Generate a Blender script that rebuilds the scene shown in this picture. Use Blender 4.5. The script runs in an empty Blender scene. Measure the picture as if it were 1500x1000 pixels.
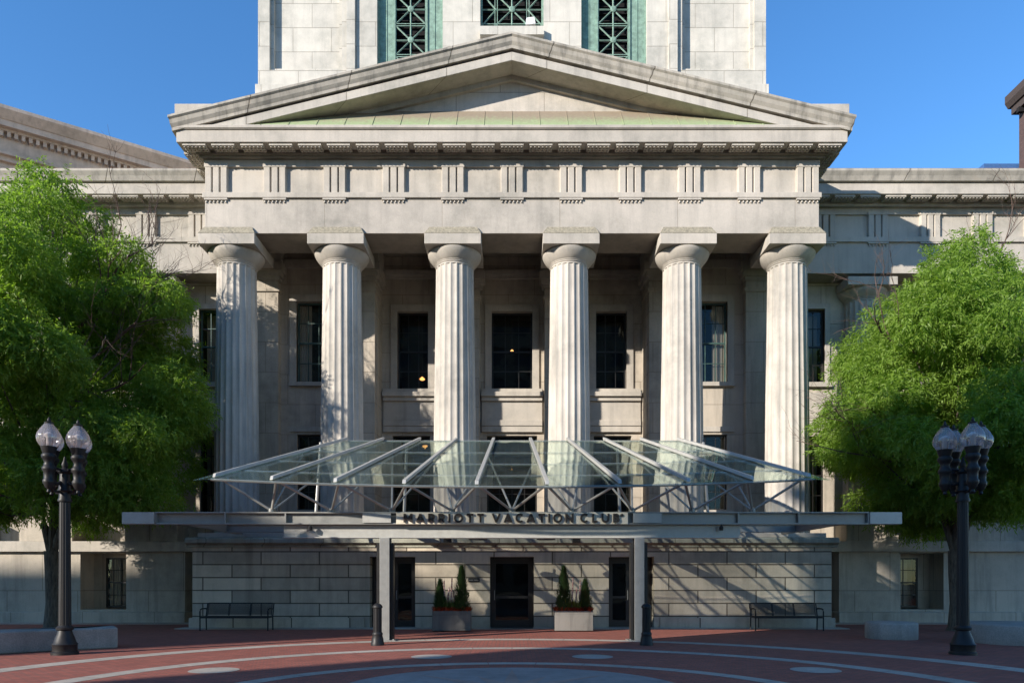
import bpy, math, random
import numpy as np
from math import sin, cos, pi, sqrt, radians, atan2
random.seed(7)
rng = np.random.default_rng(11)
SC = bpy.context.scene
COL = SC.collection

# ------------------------------------------------------------------ camera
cd = bpy.data.cameras.new('camera'); cam = bpy.data.objects.new('camera', cd); COL.objects.link(cam)
cam.location = (0, 0, 1.6); cam.rotation_euler = (radians(90), 0, 0)
cd.sensor_width = 36; cd.lens = 25.2; cd.shift_y = 350/1500; cd.shift_x = 0.0
cd.clip_start = .1; cd.clip_end = 3000
SC.camera = cam
# ------------------------------------------------------------------ light
SD = (1.3, 1.0, -0.62)                       # direction the light travels
n_ = sqrt(sum(a*a for a in SD)); SD = tuple(a/n_ for a in SD)
EL = math.asin(-SD[2]); AZ = atan2(-SD[0], -SD[1])
world = bpy.data.worlds.new('World'); SC.world = world; world.use_nodes = True
wn = world.node_tree; bg = wn.nodes['Background']
sky = wn.nodes.new('ShaderNodeTexSky'); sky.sky_type = 'NISHITA'; sky.sun_disc = False
sky.sun_elevation = EL; sky.sun_rotation = AZ % (2*pi); sky.altitude = 900; sky.air_density = 1.0
sky.dust_density = 0.0; sky.ozone_density = 2.6
hs = wn.nodes.new('ShaderNodeHueSaturation'); hs.inputs['Hue'].default_value = .502; hs.inputs['Saturation'].default_value = 1.22
wn.links.new(sky.outputs[0], hs.inputs['Color']); wn.links.new(hs.outputs[0], bg.inputs[0]); bg.inputs[1].default_value = 0.15
sl = bpy.data.lights.new('sun', 'SUN'); sl.energy = 4.25; sl.angle = radians(.55); sl.color = (1, .915, .81)
so = bpy.data.objects.new('sun', sl); COL.objects.link(so); so.location = (-60, -46, 40)
import mathutils
so.rotation_euler = mathutils.Vector(SD).to_track_quat('-Z', 'Y').to_euler()
vs = SC.view_settings; SC.display_settings.display_device = 'sRGB'
vs.view_transform = 'Standard'; vs.look = 'None'; vs.exposure = 0.95; vs.gamma = 1
SC.cycles.max_bounces = 10; SC.cycles.transparent_max_bounces = 24
SC.cycles.use_denoising = True
SC.cycles.caustics_reflective = False; SC.cycles.caustics_refractive = False

# ------------------------------------------------------------------ mesh helper
class MB:
    def __init__(s): s.v = []; s.f = []
    def quad(s, *p):
        b = len(s.v); s.v += [tuple(q) for q in p]; s.f.append(tuple(range(b, b+len(p)))); return s
    def box(s, x0, x1, y0, y1, z0, z1):
        if x0 > x1: x0, x1 = x1, x0
        b = len(s.v)
        s.v += [(x0,y0,z0),(x1,y0,z0),(x1,y1,z0),(x0,y1,z0),(x0,y0,z1),(x1,y0,z1),(x1,y1,z1),(x0,y1,z1)]
        s.f += [tuple(b+i for i in t) for t in ((0,3,2,1),(4,5,6,7),(0,1,5,4),(1,2,6,5),(2,3,7,6),(3,0,4,7))]
        return s
    def cbox(s, x, y, z, w, d, h): return s.box(x-w/2, x+w/2, y-d/2, y+d/2, z, z+h)
    def loft(s, rings, cap=True, close=True):
        b = len(s.v); n = len(rings[0])
        for r in rings: s.v += [tuple(p) for p in r]
        for i in range(len(rings)-1):
            for j in range(n if close else n-1):
                k = (j+1) % n
                s.f.append((b+i*n+j, b+i*n+k, b+(i+1)*n+k, b+(i+1)*n+j))
        if cap:
            s.f.append(tuple(b+j for j in range(n))[::-1]); s.f.append(tuple(b+(len(rings)-1)*n+j for j in range(n)))
        return s
    def prism(s, poly, a0, a1, axis='y'):        # poly in the other two coordinates
        def P(p, a):
            return (p[0], a, p[1]) if axis == 'y' else ((a, p[0], p[1]) if axis == 'x' else (p[0], p[1], a))
        return s.loft([[P(p, a0) for p in poly], [P(p, a1) for p in poly]])
    def lathe(s, prof, c=(0,0,0), n=24, cap=True):
        return s.loft([[(c[0]+r*cos(2*pi*j/n), c[1]+r*sin(2*pi*j/n), c[2]+z) for j in range(n)] for r, z in prof], cap)
    def tube(s, pts, rad, n=6):
        pts = [mathutils.Vector(p) for p in pts]
        if not hasattr(rad, '__len__'): rad = [rad]*len(pts)
        rings = []
        for i, p in enumerate(pts):
            d = (pts[min(i+1, len(pts)-1)] - pts[max(i-1, 0)])
            if d.length < 1e-9: d = mathutils.Vector((0,0,1))
            d.normalize()
            a = d.cross(mathutils.Vector((0,0,1)) if abs(d.z) < .95 else mathutils.Vector((0,1,0))).normalized(); b = d.cross(a)
            rings.append([p + a*(rad[i]*cos(2*pi*j/n)) + b*(rad[i]*sin(2*pi*j/n)) for j in range(n)])
        return s.loft(rings)
    def build(s, name, mat, parent=None, loc=None, smooth=False, recalc=True):
        me = bpy.data.meshes.new(name); me.from_pydata(s.v, [], s.f)
        me.materials.append(mat)
        if recalc:
            import bmesh
            bm = bmesh.new(); bm.from_mesh(me); bmesh.ops.recalc_face_normals(bm, faces=bm.faces[:]); bm.to_mesh(me); bm.free()
        if smooth:
            me.polygons.foreach_set('use_smooth', [True]*len(me.polygons))
            try: me.set_sharp_from_angle(angle=radians(45))
            except Exception: pass
        me.update()
        o = bpy.data.objects.new(name, me); COL.objects.link(o)
        if parent is not None: o.parent = parent
        if loc is not None: o.location = loc
        return o
def tag(o, label=None, cat=None, group=None, kind=None):
    if label: o['label'] = label
    if cat: o['category'] = cat
    if group: o['group'] = group
    if kind: o['kind'] = kind
    return o
def empty(name, loc, label, cat, group=None, rz=0):
    o = bpy.data.objects.new(name, None); COL.objects.link(o); o.location = loc; o.rotation_euler = (0,0,rz)
    o.empty_display_size = .2
    return tag(o, label, cat, group)
def dup(o, loc, parent=None, label=None, rz=None, scale=None):
    c = o.copy(); COL.objects.link(c)
    if loc is not None: c.location = loc
    if parent is not None: c.parent = parent
    if label: c['label'] = label
    if rz is not None: c.rotation_euler = (0,0,rz)
    if scale is not None: c.scale = scale
    for ch in list(o.children):
        dup(ch, None, c)
    return c
def bevel(o, w=.01, seg=2):
    m = o.modifiers.new('bevel', 'BEVEL'); m.width = w; m.segments = seg; m.limit_method = 'ANGLE'; m.angle_limit = radians(35)
    m.harden_normals = False
    return o

# ------------------------------------------------------------------ materials
def newmat(name):
    m = bpy.data.materials.new(name); m.use_nodes = True
    nt = m.node_tree; p = nt.nodes['Principled BSDF']
    return m, nt, p
class N:
    def __init__(s, nt): s.nt = nt
    def n(s, t, **k):
        nd = s.nt.nodes.new(t)
        for a, b in k.items(): setattr(nd, a, b)
        return nd
    def l(s, a, b): s.nt.links.new(a, b)
    def math(s, op, a, b=None, c=None, clamp=False):
        nd = s.n('ShaderNodeMath', operation=op); nd.use_clamp = clamp
        for i, q in enumerate((a, b, c)):
            if q is None: continue
            if hasattr(q, 'links'): s.l(q, nd.inputs[i])
            else: nd.inputs[i].default_value = q
        return nd.outputs[0]
    def noise(s, vec, scale, detail=4, rough=.55, dims='3D'):
        nd = s.n('ShaderNodeTexNoise'); nd.inputs['Scale'].default_value = scale; nd.inputs['Detail'].default_value = detail
        nd.inputs['Roughness'].default_value = rough
        s.l(vec, nd.inputs['Vector']); return nd.outputs['Fac']
    def scalevec(s, vec, sc):
        nd = s.n('ShaderNodeMapping'); nd.inputs['Scale'].default_value = sc; s.l(vec, nd.inputs['Vector']); return nd.outputs[0]
    def ramp(s, fac, stops):
        nd = s.n('ShaderNodeValToRGB'); e = nd.color_ramp.elements
        while len(e) < len(stops): e.new(.5)
        for el, (p, c) in zip(e, stops): el.position = p; el.color = (*c, 1) if len(c) == 3 else c
        s.l(fac, nd.inputs[0]); return nd.outputs[0]
    def mix(s, fac, a, b, mode='MIX'):
        nd = s.n('ShaderNodeMix', data_type='RGBA', blend_type=mode)
        for i, q in ((0, fac), (6, a), (7, b)):
            if hasattr(q, 'links'): s.l(q, nd.inputs[i])
            else: nd.inputs[i].default_value = q if i == 0 else ((*q, 1) if len(q) == 3 else q)
        return nd.outputs[2]
    def bump(s, h, strength=.3, dist=.02, prev=None):
        nd = s.n('ShaderNodeBump'); nd.inputs['Strength'].default_value = strength; nd.inputs['Distance'].default_value = dist
        s.l(h, nd.inputs['Height'])
        if prev is not None: s.l(prev, nd.inputs['Normal'])
        return nd.outputs[0]

def stone(name, base=(.46,.43,.385), joint=None, warm=.0, stain=.5, rough=.85, z0=0., vary=.08, speck=.10, bumpy=.35, jdark=.45, msize=.012):
    """granite / marble; joint=(block width, course height)"""
    m, nt, p = newmat(name); q = N(nt)
    pos = q.n('ShaderNodeNewGeometry').outputs['Position']
    sep = q.n('ShaderNodeSeparateXYZ'); q.l(pos, sep.inputs[0])
    big = q.noise(pos, .35, 5, .6)
    mid = q.noise(pos, 2.3, 6, .65)
    fine = q.noise(pos, 38, 4, .8)
    streak = q.noise(q.scalevec(pos, (3.2, 3.2, .28)), 1.0, 6, .65)
    b = base
    dark = tuple(c*.64 for c in (b[0]*.96, b[1], b[2]*1.0)); lite = tuple(min(1, c*1.16) for c in b)
    col = q.mix(q.ramp(mid, [(.3,(0,0,0)),(.75,(1,1,1))]), dark, b)
    col = q.mix(q.ramp(big, [(.35,(0,0,0)),(.7,(1,1,1))]), col, lite)
    sfac = q.math('MULTIPLY', q.ramp(streak, [(.48,(0,0,0)),(.70,(1,1,1))]), stain)
    col = q.mix(sfac, col, tuple(c*.5 for c in (b[0]*.92, b[1]*.95, b[2]*.98)))
    rust = q.noise(q.scalevec(pos, (1.1, 1.1, .8)), 1.7, 5, .7)
    col = q.mix(q.math('MULTIPLY', q.ramp(rust, [(.6,(0,0,0)),(.78,(1,1,1))]), .35*stain+warm), col, (b[0]*.92, b[1]*.74, b[2]*.55))
    col = q.mix(speck, col, q.ramp(fine, [(.35,(.05,.05,.05)),(.65,(.9,.88,.85))]), 'OVERLAY')
    h = q.math('ADD', q.math('MULTIPLY', fine, .15), mid)
    nrm = q.bump(h, bumpy, .012)
    if joint:
        u = q.math('ADD', sep.outputs[0], sep.outputs[1]); vv = q.math('SUBTRACT', sep.outputs[2], z0)
        cv = q.n('ShaderNodeCombineXYZ'); q.l(u, cv.inputs[0]); q.l(vv, cv.inputs[1])
        wob = q.noise(pos, 4, 3)
        br = q.n('ShaderNodeTexBrick'); q.l(cv.outputs[0], br.inputs['Vector'])
        br.inputs['Scale'].default_value = 1; br.inputs['Mortar Size'].default_value = msize; br.inputs['Mortar Smooth'].default_value = .25
        br.inputs['Brick Width'].default_value = joint[0]; br.inputs['Row Height'].default_value = joint[1]
        br.inputs['Color1'].default_value = (1-vary, 1-vary, 1-vary, 1); br.inputs['Color2'].default_value = (1+vary*.7, 1+vary*.7, 1+vary*.6, 1)
        br.inputs['Mortar'].default_value = (jdark, jdark*.97, jdark*.92, 1); br.inputs['Bias'].default_value = 0
        col = q.mix(1.0, col, br.outputs['Color'], 'MULTIPLY')
        nrm = q.bump(q.math('SUBTRACT', 1.0, br.outputs['Fac']), .7, .012, nrm)
    q.l(col, p.inputs['Base Color']); q.l(nrm, p.inputs['Normal'])
    p.inputs['Roughness'].default_value = rough; p.inputs['Specular IOR Level'].default_value = .25
    return m
def plain(name, c, rough=.5, metal=0., spec=.5, noise=.12, nscale=6., bump=.05):
    m, nt, p = newmat(name); q = N(nt)
    pos = q.n('ShaderNodeNewGeometry').outputs['Position']
    a = q.noise(pos, nscale, 5, .65); bq = q.noise(pos, nscale*12, 3, .6)
    f = q.math('ADD', q.math('MULTIPLY', a, .7), q.math('MULTIPLY', bq, .3))
    col = q.mix(q.ramp(f, [(.3,(0,0,0)),(.7,(1,1,1))]), tuple(x*(1-noise*1.6) for x in c), tuple(min(1, x*(1+noise)) for x in c))
    q.l(col, p.inputs['Base Color'])
    r = q.n('ShaderNodeMapRange'); q.l(a, r.inputs[0]); r.inputs[3].default_value = max(.03, rough-.12); r.inputs[4].default_value = min(1, rough+.12)
    q.l(r.outputs[0], p.inputs['Roughness'])
    p.inputs['Metallic'].default_value = metal; p.inputs['Specular IOR Level'].default_value = spec
    if bump: q.l(q.bump(f, bump*3, .006), p.inputs['Normal'])
    return m
def glassmat(name, tint=(.86,.93,.9), refl=.12, rough=.02, dirt=.0, fk=.75):
    m, nt, p = newmat(name); q = N(nt); nt.nodes.remove(p)
    out = nt.nodes['Material Output']
    tr = q.n('ShaderNodeBsdfTransparent'); tr.inputs[0].default_value = (*tint, 1)
    gl = q.n('ShaderNodeBsdfGlossy'); gl.inputs['Roughness'].default_value = rough; gl.inputs[0].default_value = (.90,1,.94,1)
    pos = q.n('ShaderNodeNewGeometry').outputs['Position']
    bmp = q.bump(q.noise(pos, .9, 2), .12, .05); q.l(bmp, gl.inputs['Normal'])
    fr = q.n('ShaderNodeFresnel'); fr.inputs[0].default_value = 1.5
    fac = q.math('ADD', q.math('MULTIPLY', fr.outputs[0], fk), refl, clamp=True)
    mx = q.n('ShaderNodeMixShader'); q.l(fac, mx.inputs[0]); q.l(tr.outputs[0], mx.inputs[1]); q.l(gl.outputs[0], mx.inputs[2])
    res = mx.outputs[0]
    if dirt:
        df = q.n('ShaderNodeBsdfDiffuse'); df.inputs[0].default_value = (.55,.62,.58,1)
        tl = q.n('ShaderNodeBsdfTranslucent'); tl.inputs[0].default_value = (.55,.62,.58,1)
        m2 = q.n('ShaderNodeMixShader'); m2.inputs[0].default_value = .5; q.l(df.outputs[0], m2.inputs[1]); q.l(tl.outputs[0], m2.inputs[2])
        d = q.ramp(q.noise(q.scalevec(pos, (1, .5, 1)), 2.2, 6, .7), [(.3,(dirt*.5,)*3), (.8,(dirt*1.8,)*3)])
        m3 = q.n('ShaderNodeMixShader'); q.l(d, m3.inputs[0]); q.l(res, m3.inputs[1]); q.l(m2.outputs[0], m3.inputs[2]); res = m3.outputs[0]
    q.l(res, out.inputs[0])
    return m
def emis(name, c, s):
    m, nt, p = newmat(name); p.inputs['Base Color'].default_value = (.8,.7,.5,1)
    p.inputs['Emission Color'].default_value = (*c, 1); p.inputs['Emission Strength'].default_value = s
    return m

M = {}
M['trim'] = stone('pale_granite', (.455,.415,.36), None, stain=.35)
M['arch'] = stone('architrave_granite', (.445,.405,.355), (3.98, 1.2), z0=13.33, stain=.3, vary=.05, jdark=.7, msize=.008)
M['col'] = stone('column_granite', (.49,.45,.395), None, stain=.6, bumpy=.25)
M['pod'] = stone('podium_granite', (.50,.435,.345), (1.95, .432), z0=-.02, stain=.5, vary=.3, jdark=.25, msize=.022, bumpy=.8)
M['wing'] = stone('wing_granite', (.475,.42,.35), (2.7, 1.5), z0=1.22, stain=.55, vary=.08, jdark=.5, msize=.012)
M['wall'] = stone('wall_granite', (.46,.405,.335), (2.1, 1.15), z0=.3, stain=.5, vary=.07, jdark=.6, msize=.010)
M['tower'] = stone('tower_granite', (.56,.525,.46), (1.62, 1.02), z0=22.92, stain=.3, vary=.07, jdark=.6, msize=.012)
M['dim'] = stone('shaded_granite', (.28,.25,.21), None, stain=.5)  # darker granite copy with shade in its colour, for soffits and recesses
M['seat'] = stone('seat_granite', (.34,.31,.275), None, stain=.4, bumpy=.6, speck=.25)
M['bronze'] = plain('black_bronze', (.028,.027,.026), .4, .3)
M['iron'] = plain('black_iron', (.016,.0155,.016), .5, .0, .3, nscale=9)
M['steel'] = plain('painted_steel', (.27,.27,.255), .42, .35, noise=.10)
M['steel2'] = plain('pale_steel', (.40,.395,.365), .42, .2, noise=.1)
M['letter'] = plain('dark_letter_metal', (.045,.035,.028), .4, .3)
M['dark'] = plain('dark_interior', (.018,.017,.018), .9, spec=.1)
M['glass'] = glassmat('window_glass', (.82,.82,.79), .0)
M['cglass'] = glassmat('canopy_glass', (.965,.99,.978), .0, dirt=.028, fk=.65)
M['curtain'] = plain('curtain', (.55,.51,.43), .9, nscale=2)
M['patina'] = plain('patina_frame', (.20,.31,.245), .7, nscale=5, noise=.35)
M['patina_d'] = plain('dark_patina', (.045,.095,.085), .6, nscale=4, noise=.3)
M['soil'] = plain('soil', (.06,.04,.03), .95, nscale=20, noise=.4)
M['brick_far'] = None

def brickmat(name, c1, c2, mortar, w=.215, h=.075, vertical=True, ms=.008, rough=.85):
    m, nt, p = newmat(name); q = N(nt)
    pos = q.n('ShaderNodeNewGeometry').outputs['Position']
    sep = q.n('ShaderNodeSeparateXYZ'); q.l(pos, sep.inputs[0])
    cv = q.n('ShaderNodeCombineXYZ')
    if vertical:
        q.l(q.math('ADD', sep.outputs[0], sep.outputs[1]), cv.inputs[0]); q.l(sep.outputs[2], cv.inputs[1])
    else:
        q.l(sep.outputs[0], cv.inputs[0]); q.l(sep.outputs[1], cv.inputs[1])
    br = q.n('ShaderNodeTexBrick'); q.l(cv.outputs[0], br.inputs['Vector'])
    for k, v in (('Scale',1),('Mortar Size',ms),('Brick Width',w),('Row Height',h),('Mortar Smooth',.3),('Bias',.0)): br.inputs[k].default_value = v
    br.inputs['Color1'].default_value = (*c1,1); br.inputs['Color2'].default_value = (*c2,1); br.inputs['Mortar'].default_value = (*mortar,1)
    big = q.noise(pos, .7, 6, .65) if vertical else q.noise(pos, .45, 8, .72); mid = q.noise(pos, 5, 4)
    col = q.mix(q.math('MULTIPLY', q.ramp(big, [(.4,(0,0,0)),(.72,(1,1,1))]), .55), br.outputs['Color'], tuple(x*.55 for x in c1))
    col = q.mix(q.math('MULTIPLY', q.ramp(mid, [(.5,(0,0,0)),(.8,(1,1,1))]), .35), col, tuple(x*1.4+.03 for x in c2))
    q.l(col, p.inputs['Base Color']); p.inputs['Roughness'].default_value = rough
    p.inputs['Specular IOR Level'].default_value = .3
    q.l(q.bump(q.math('ADD', q.math('SUBTRACT', 1., br.outputs['Fac']), mid), .5, .01), p.inputs['Normal'])
    return m
M['paving'] = brickmat('brick_paving', (.36,.105,.072), (.23,.07,.052), (.12,.085,.07), .205, .105, False, .012, .8)
M['brick_far'] = brickmat('dark_brick', (.10,.055,.048), (.075,.045,.042), (.10,.09,.08))
M['band'] = stone('band_granite', (.38,.335,.285), None, stain=.3, bumpy=.5, speck=.2)

def coppermat():
    m, nt, p = newmat('weathered_copper'); q = N(nt)
    pos = q.n('ShaderNodeNewGeometry').outputs['Position']
    sep = q.n('ShaderNodeSeparateXYZ'); q.l(pos, sep.inputs[0])
    nz = q.noise(q.scalevec(pos, (5.5, 5.5, 1.2)), 1.6, 8, .8); n2 = q.noise(pos, 9, 4)
    g = q.math('ADD', q.math('MULTIPLY', q.math('SUBTRACT', 16.52, sep.outputs[2]), 1.9), q.math('MULTIPLY', nz, 2.6))
    f = q.ramp(g, [(.0,(0,0,0)),(1.,(1,1,1))])
    green = q.mix(n2, (.22,.29,.13), (.36,.42,.24)); brown = q.mix(n2, (.22,.17,.12), (.30,.25,.18))
    q.l(q.mix(f, brown, green), p.inputs['Base Color']); p.inputs['Roughness'].default_value = .7
    q.l(q.bump(n2, .3, .01), p.inputs['Normal'])
    return m
M['copper'] = coppermat()

# ------------------------------------------------------------------ the setting
g = MB().quad((-400,-300,0),(400,-300,0),(400,500,0),(-400,500,0)).build('ground', plain('asphalt', (.06,.06,.06), .9, nscale=3)); tag(g, kind='structure')
g = MB().quad((-45,-6,.004),(45,-6,.004),(45,40,.004),(-45,40,.004)).build('brick_plaza', M['paving']); tag(g, kind='structure')
def annulus(yc, r0, r1, a0, a1, z, blocks):
    mb = MB(); gap = .006
    for i in range(blocks):
        t0 = a0+(a1-a0)*i/blocks + gap/r0; t1 = a0+(a1-a0)*(i+1)/blocks - gap/r0
        S = 3; ring = []
        for k in range(S+1): t = t0+(t1-t0)*k/S; ring.append((r1*sin(t), yc+r1*cos(t), z))
        for k in range(S, -1, -1): t = t0+(t1-t0)*k/S; ring.append((r0*sin(t), yc+r0*cos(t), z))
        mb.quad(*ring)
    return mb
for yc, rc, wd in ((10.0, 9.5, .52), (9.7, 7.25, .42), (9.3, 4.55, .34)):
    tag(annulus(yc, rc-wd/2, rc+wd/2, -radians(110), radians(110), .008, int(rc*4.2)).build('paving_band', M['band']), kind='structure')
for x, y, r in ((-5.3,12.75,.43),(-1.69,15.05,.43),(1.69,15.05,.43),(5.42,12.8,.43)):
    mb = MB(); mb.quad(*[(x+r*cos(2*pi*i/40), y+r*sin(2*pi*i/40), .010) for i in range(40)]); tag(mb.build('paving_disc', M['band']), kind='structure')
mb = MB(); mb.quad(*[(2.62*cos(2*pi*i/72), 10.55+2.62*sin(2*pi*i/72), .008) for i in range(72)])
tag(mb.build('compass_disc', stone('slate_disc', (.27,.25,.235), None, stain=.4)), kind='structure')
mb = MB()
for i in range(16):
    a = 2*pi*i/16; L = 2.3 if i % 2 == 0 else 1.5; w = .16
    mb.quad((.02*sin(a),10.55+.02*cos(a),.0125),(.7*sin(a-.185),10.55+.7*cos(a-.185),.0125),(L*sin(a),10.55+L*cos(a),.0125),(.7*sin(a+.185),10.55+.7*cos(a+.185),.0125))
tag(mb.build('compass_star', stone('rose_granite', (.33,.24,.20), None, stain=.3)), kind='structure')
mb = MB(); mb.box(-11.1,11.1,23.55,24.4,.0,.035)
tag(bevel(mb.build('kerb_strip', M['band'])), kind='structure')
for s in (-1, 1):
    mb = MB(); mb.box(s*10.9, s*22, 26.25, 27.0, 0, .03); tag(mb.build('kerb_strip', M['band']), kind='structure')

# ------------------------------------------------------------------ the custom house
Y0 = 24.0
B = empty('stone_temple_building', (0, Y0, 0), 'pale granite building with six fluted columns, a pediment and a tower rising behind', 'building')
BL = (0, -Y0, 0)
def part(mb, name, mat, label=None, smooth=False):
    o = mb.build(name, mat, B, BL, smooth)
    if label: o['label'] = label
    return o
def wall(y0, y1, x0, x1, z0, z1, holes):
    """solid wall with rectangular openings (ax, bx, az, bz)"""
    mb = MB(); xs = sorted({x0, x1, *[h[0] for h in holes], *[h[1] for h in holes]}); zs = sorted({z0, z1, *[h[2] for h in holes], *[h[3] for h in holes]})
    b = len(mb.v)
    cells = {}
    for i in range(len(xs)-1):
        for j in range(len(zs)-1):
            cx, cz = (xs[i]+xs[i+1])/2, (zs[j]+zs[j+1])/2
            cells[i, j] = not any(h[0] < cx < h[1] and h[2] < cz < h[3] for h in holes)
    for (i, j), ok in cells.items():
        if not ok: continue
        a, c, d, e = xs[i], xs[i+1], zs[j], zs[j+1]
        mb.quad((a,y0,d),(c,y0,d),(c,y0,e),(a,y0,e)); mb.quad((a,y1,d),(a,y1,e),(c,y1,e),(c,y1,d))
        if not cells.get((i-1, j)): mb.quad((a,y0,d),(a,y0,e),(a,y1,e),(a,y1,d))
        if not cells.get((i+1, j)): mb.quad((c,y0,d),(c,y1,d),(c,y1,e),(c,y0,e))
        if not cells.get((i, j-1)): mb.quad((a,y0,d),(a,y1,d),(c,y1,d),(c,y0,d))
        if not cells.get((i, j+1)): mb.quad((a,y0,e),(c,y0,e),(c,y1,e),(a,y1,e))
    return mb

# podium
part(wall(24.0, 24.7, -10.7, 10.7, 0, 2.72, [(-.74,.74,0,2.4),(-4.76,-3.24,0,2.4),(3.24,4.76,0,2.4)]), 'podium_wall', M['pod'])
mb = MB(); mb.box(-10.7,10.7,25.6,27.3,0,2.72); mb.box(-10.7,-10.0,24.7,25.6,0,2.72); mb.box(10.0,10.7,24.7,25.6,0,2.72)
part(mb, 'podium_core', M['pod'])
mb = MB()
mb.prism([(23.95,2.72),(23.95,2.78),(23.86,2.84),(23.82,2.86),(23.82,2.98),(23.9,3.04),(27.3,3.05),(27.3,2.72)], -10.88, 10.88, 'x')
part(mb, 'podium_cornice', stone('mossy_granite', (.33,.33,.27), (1.95,2), stain=.8, jdark=.4, msize=.014))
mb = MB(); mb.box(-10.55,10.55,24.05,28.4,3.05,3.2); part(mb, 'stylobate', M['trim'])
for s in (-1,1): part(MB().box(s*10.8,s*4.95,23.94,24.0,0,.36), 'podium_plinth', M['pod'])

# columns
def make_column(h0, h1, rb, rt, parent, loc):
    mb = MB(); n = 20; sub = 8; rings = []
    prof = [(0,rb),(.25,rb*.992),(.5,rb*.965),(.75,rt+(rb-rt)*.28),(.97,rt)]
    def ring(z, r, d):
        pts = []
        for i in range(n*sub):
            a = 2*pi*i/(n*sub) + pi/n; u = (i % sub)/sub
            if u < .12: f = 0
            else: t = (u-.12)/.88; f = sin(pi*t)**.75 if 0 < t < 1 else 0
            rr = r*(1-d*f); pts.append((rr*cos(a), rr*sin(a), z))
        return pts
    H = h1-h0
    for t, r in prof: rings.append(ring(t*H, r, .052))
    rings.append(ring(.985*H, rt, .052)); rings.append(ring(.986*H, rt*1.0, 0)); rings.append(ring(.989*H, rt*1.0, 0))
    rings.append(ring(.9895*H, rt*.985, 0)); rings.append(ring(H, rt*.99, 0))
    mb.loft(rings)
    c = mb.build('column', M['col'], parent, loc)
    me = c.data; me.polygons.foreach_set('use_smooth', [True]*len(me.polygons)); me.set_sharp_from_angle(angle=radians(32)); me.update()
    return c
def column(x, y, parent_loc, w=.95):
    global colproto
    c = make_column(3.2, 12.52, .745, .655, B, (x, y-Y0, 3.2))
    mb = MB(); mb.lathe([(.655,9.24),(.68,9.27),(.672,9.285),(.70,9.31),(.692,9.325),(.725,9.35),(.80,9.43),(.875,9.53),(.92,9.62),(.925,9.66),(.9,9.69)], n=64)
    mb.build('capital', M['trim'], c, smooth=True)
    mb = MB(); mb.box(-w,w,-w,w,9.69,10.04); mb.box(-w+.12,w-.12,-w+.2,w-.2,10.04,10.13)
    bevel(mb.build('abacus', M['trim'], c), .012)
    return c
CX = [-9.585,-5.92,-1.99,1.99,5.92,9.585]
c0 = column(CX[0], 24.98, None)
cols = [c0]
for x in CX[1:]: cols.append(dup(c0, (x, 24.98-Y0, 3.2), B))
labs = ['outermost left column, dappled by twig shadows', None, None, None, None, 'outermost right column']
mb = MB()
for x in CX:   # weathered lead covers over each abacus
    a = [(x-.95,24.03,13.245),(x+.95,24.03,13.245),(x+.95,24.26,13.245),(x-.95,24.26,13.245)]
    b = [(x-.80,24.20,13.53),(x+.80,24.20,13.53),(x+.80,24.26,13.53),(x-.80,24.26,13.53)]
    m_ = MB(); m_.loft([a, b]); part(m_, 'abacus_cover', plain('lichen_stone', (.30,.27,.20), .9, nscale=14, noise=.4))

# entablature of the portico
mb = MB(); mb.box(-10.39,10.39,24.25,25.72,13.33,14.51)
for s in (-1,1): mb.box(s*10.39, s*8.95, 25.72, 27.4, 13.33, 14.51)
part(mb, 'architrave', M['arch'])
mb = MB(); mb.box(-10.45,10.45,24.17,25.72,14.51,14.69)
for s in (-1,1): mb.box(s*10.45, s*8.95, 25.72, 27.4, 14.51, 14.69)
part(mb, 'taenia', M['trim'])
mb = MB(); mb.box(-10.37,10.37,24.32,25.72,14.69,15.82)
for s in (-1,1): mb.box(s*10.37, s*8.95, 25.72, 27.4, 14.69, 15.82)
part(mb, 'frieze', M['trim'])
# metope frames: thin raised band above each metope
mb = MB(); mb.box(-10.42,10.42,24.24,24.32,15.58,15.82); part(mb, 'frieze_band', M['trim'])
def triglyph_mesh():
    mb = MB(); w = .79; p = .12
    e = w/2
    for k in range(3):
        cx = (k-1)*.262
        # each shank bevelled on both sides
        pr = [(cx-.098,-p+.0),(cx+.098,-p+.0),(cx+.131,.02),(cx-.131,.02)]
        mb.prism(pr, 0, .86, 'z')
    mb.box(-e,e,-p-.01,.02,.86,1.0)
    mb.box(-e,e,-p-.02,.0,-.25,-.185)
    for k in range(6):
        gx = -e+.066+k*.1316
        mb.lathe([(.036,-.33),(.026,-.25)], (gx,-p+.035,0), 8)
    return mb
trig0 = triglyph_mesh().build('triglyph', M['trim'], B, (-10.0, 24.32-Y0, 14.69))
TX = [-10.0,-8.02,-6.0,-4.0,-2.0,0,2.0,4.0,6.0,8.02,10.0]
for x in TX[1:]: dup(trig0, (x, 24.32-Y0, 14.69), B)
# bed moulding + corona
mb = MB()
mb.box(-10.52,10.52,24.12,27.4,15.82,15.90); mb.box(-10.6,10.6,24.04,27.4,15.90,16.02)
part(mb, 'bed_moulding', M['dim'])  # sooty stone, darkened further to deepen the shadow band under the corona
mb = MB(); mb.box(-11.05,11.05,23.587,28.0,16.02,16.42); part(mb, 'corona', M['trim'])
mb = MB(); mb.prism([(23.52,16.46),(23.52,16.53),(23.6,16.6),(26,16.7),(26,16.42),(23.56,16.42)], -11.08, 11.08, 'x'); part(mb, 'cornice_moulding', M['trim'])
def mutule_mesh():
    mb = MB(); mb.box(-.38,.38,-.2,.22,-.075,0)
    for i in range(6):
        for j in range(3):
            mb.lathe([(.03,-.115),(.038,-.075)], (-.32+i*.128,-.14+j*.13,0), 7)
    return mb
mut0 = mutule_mesh().build('mutule', M['trim'], B, (-10.0, 23.84-Y0, 16.02))
k = 0
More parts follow.
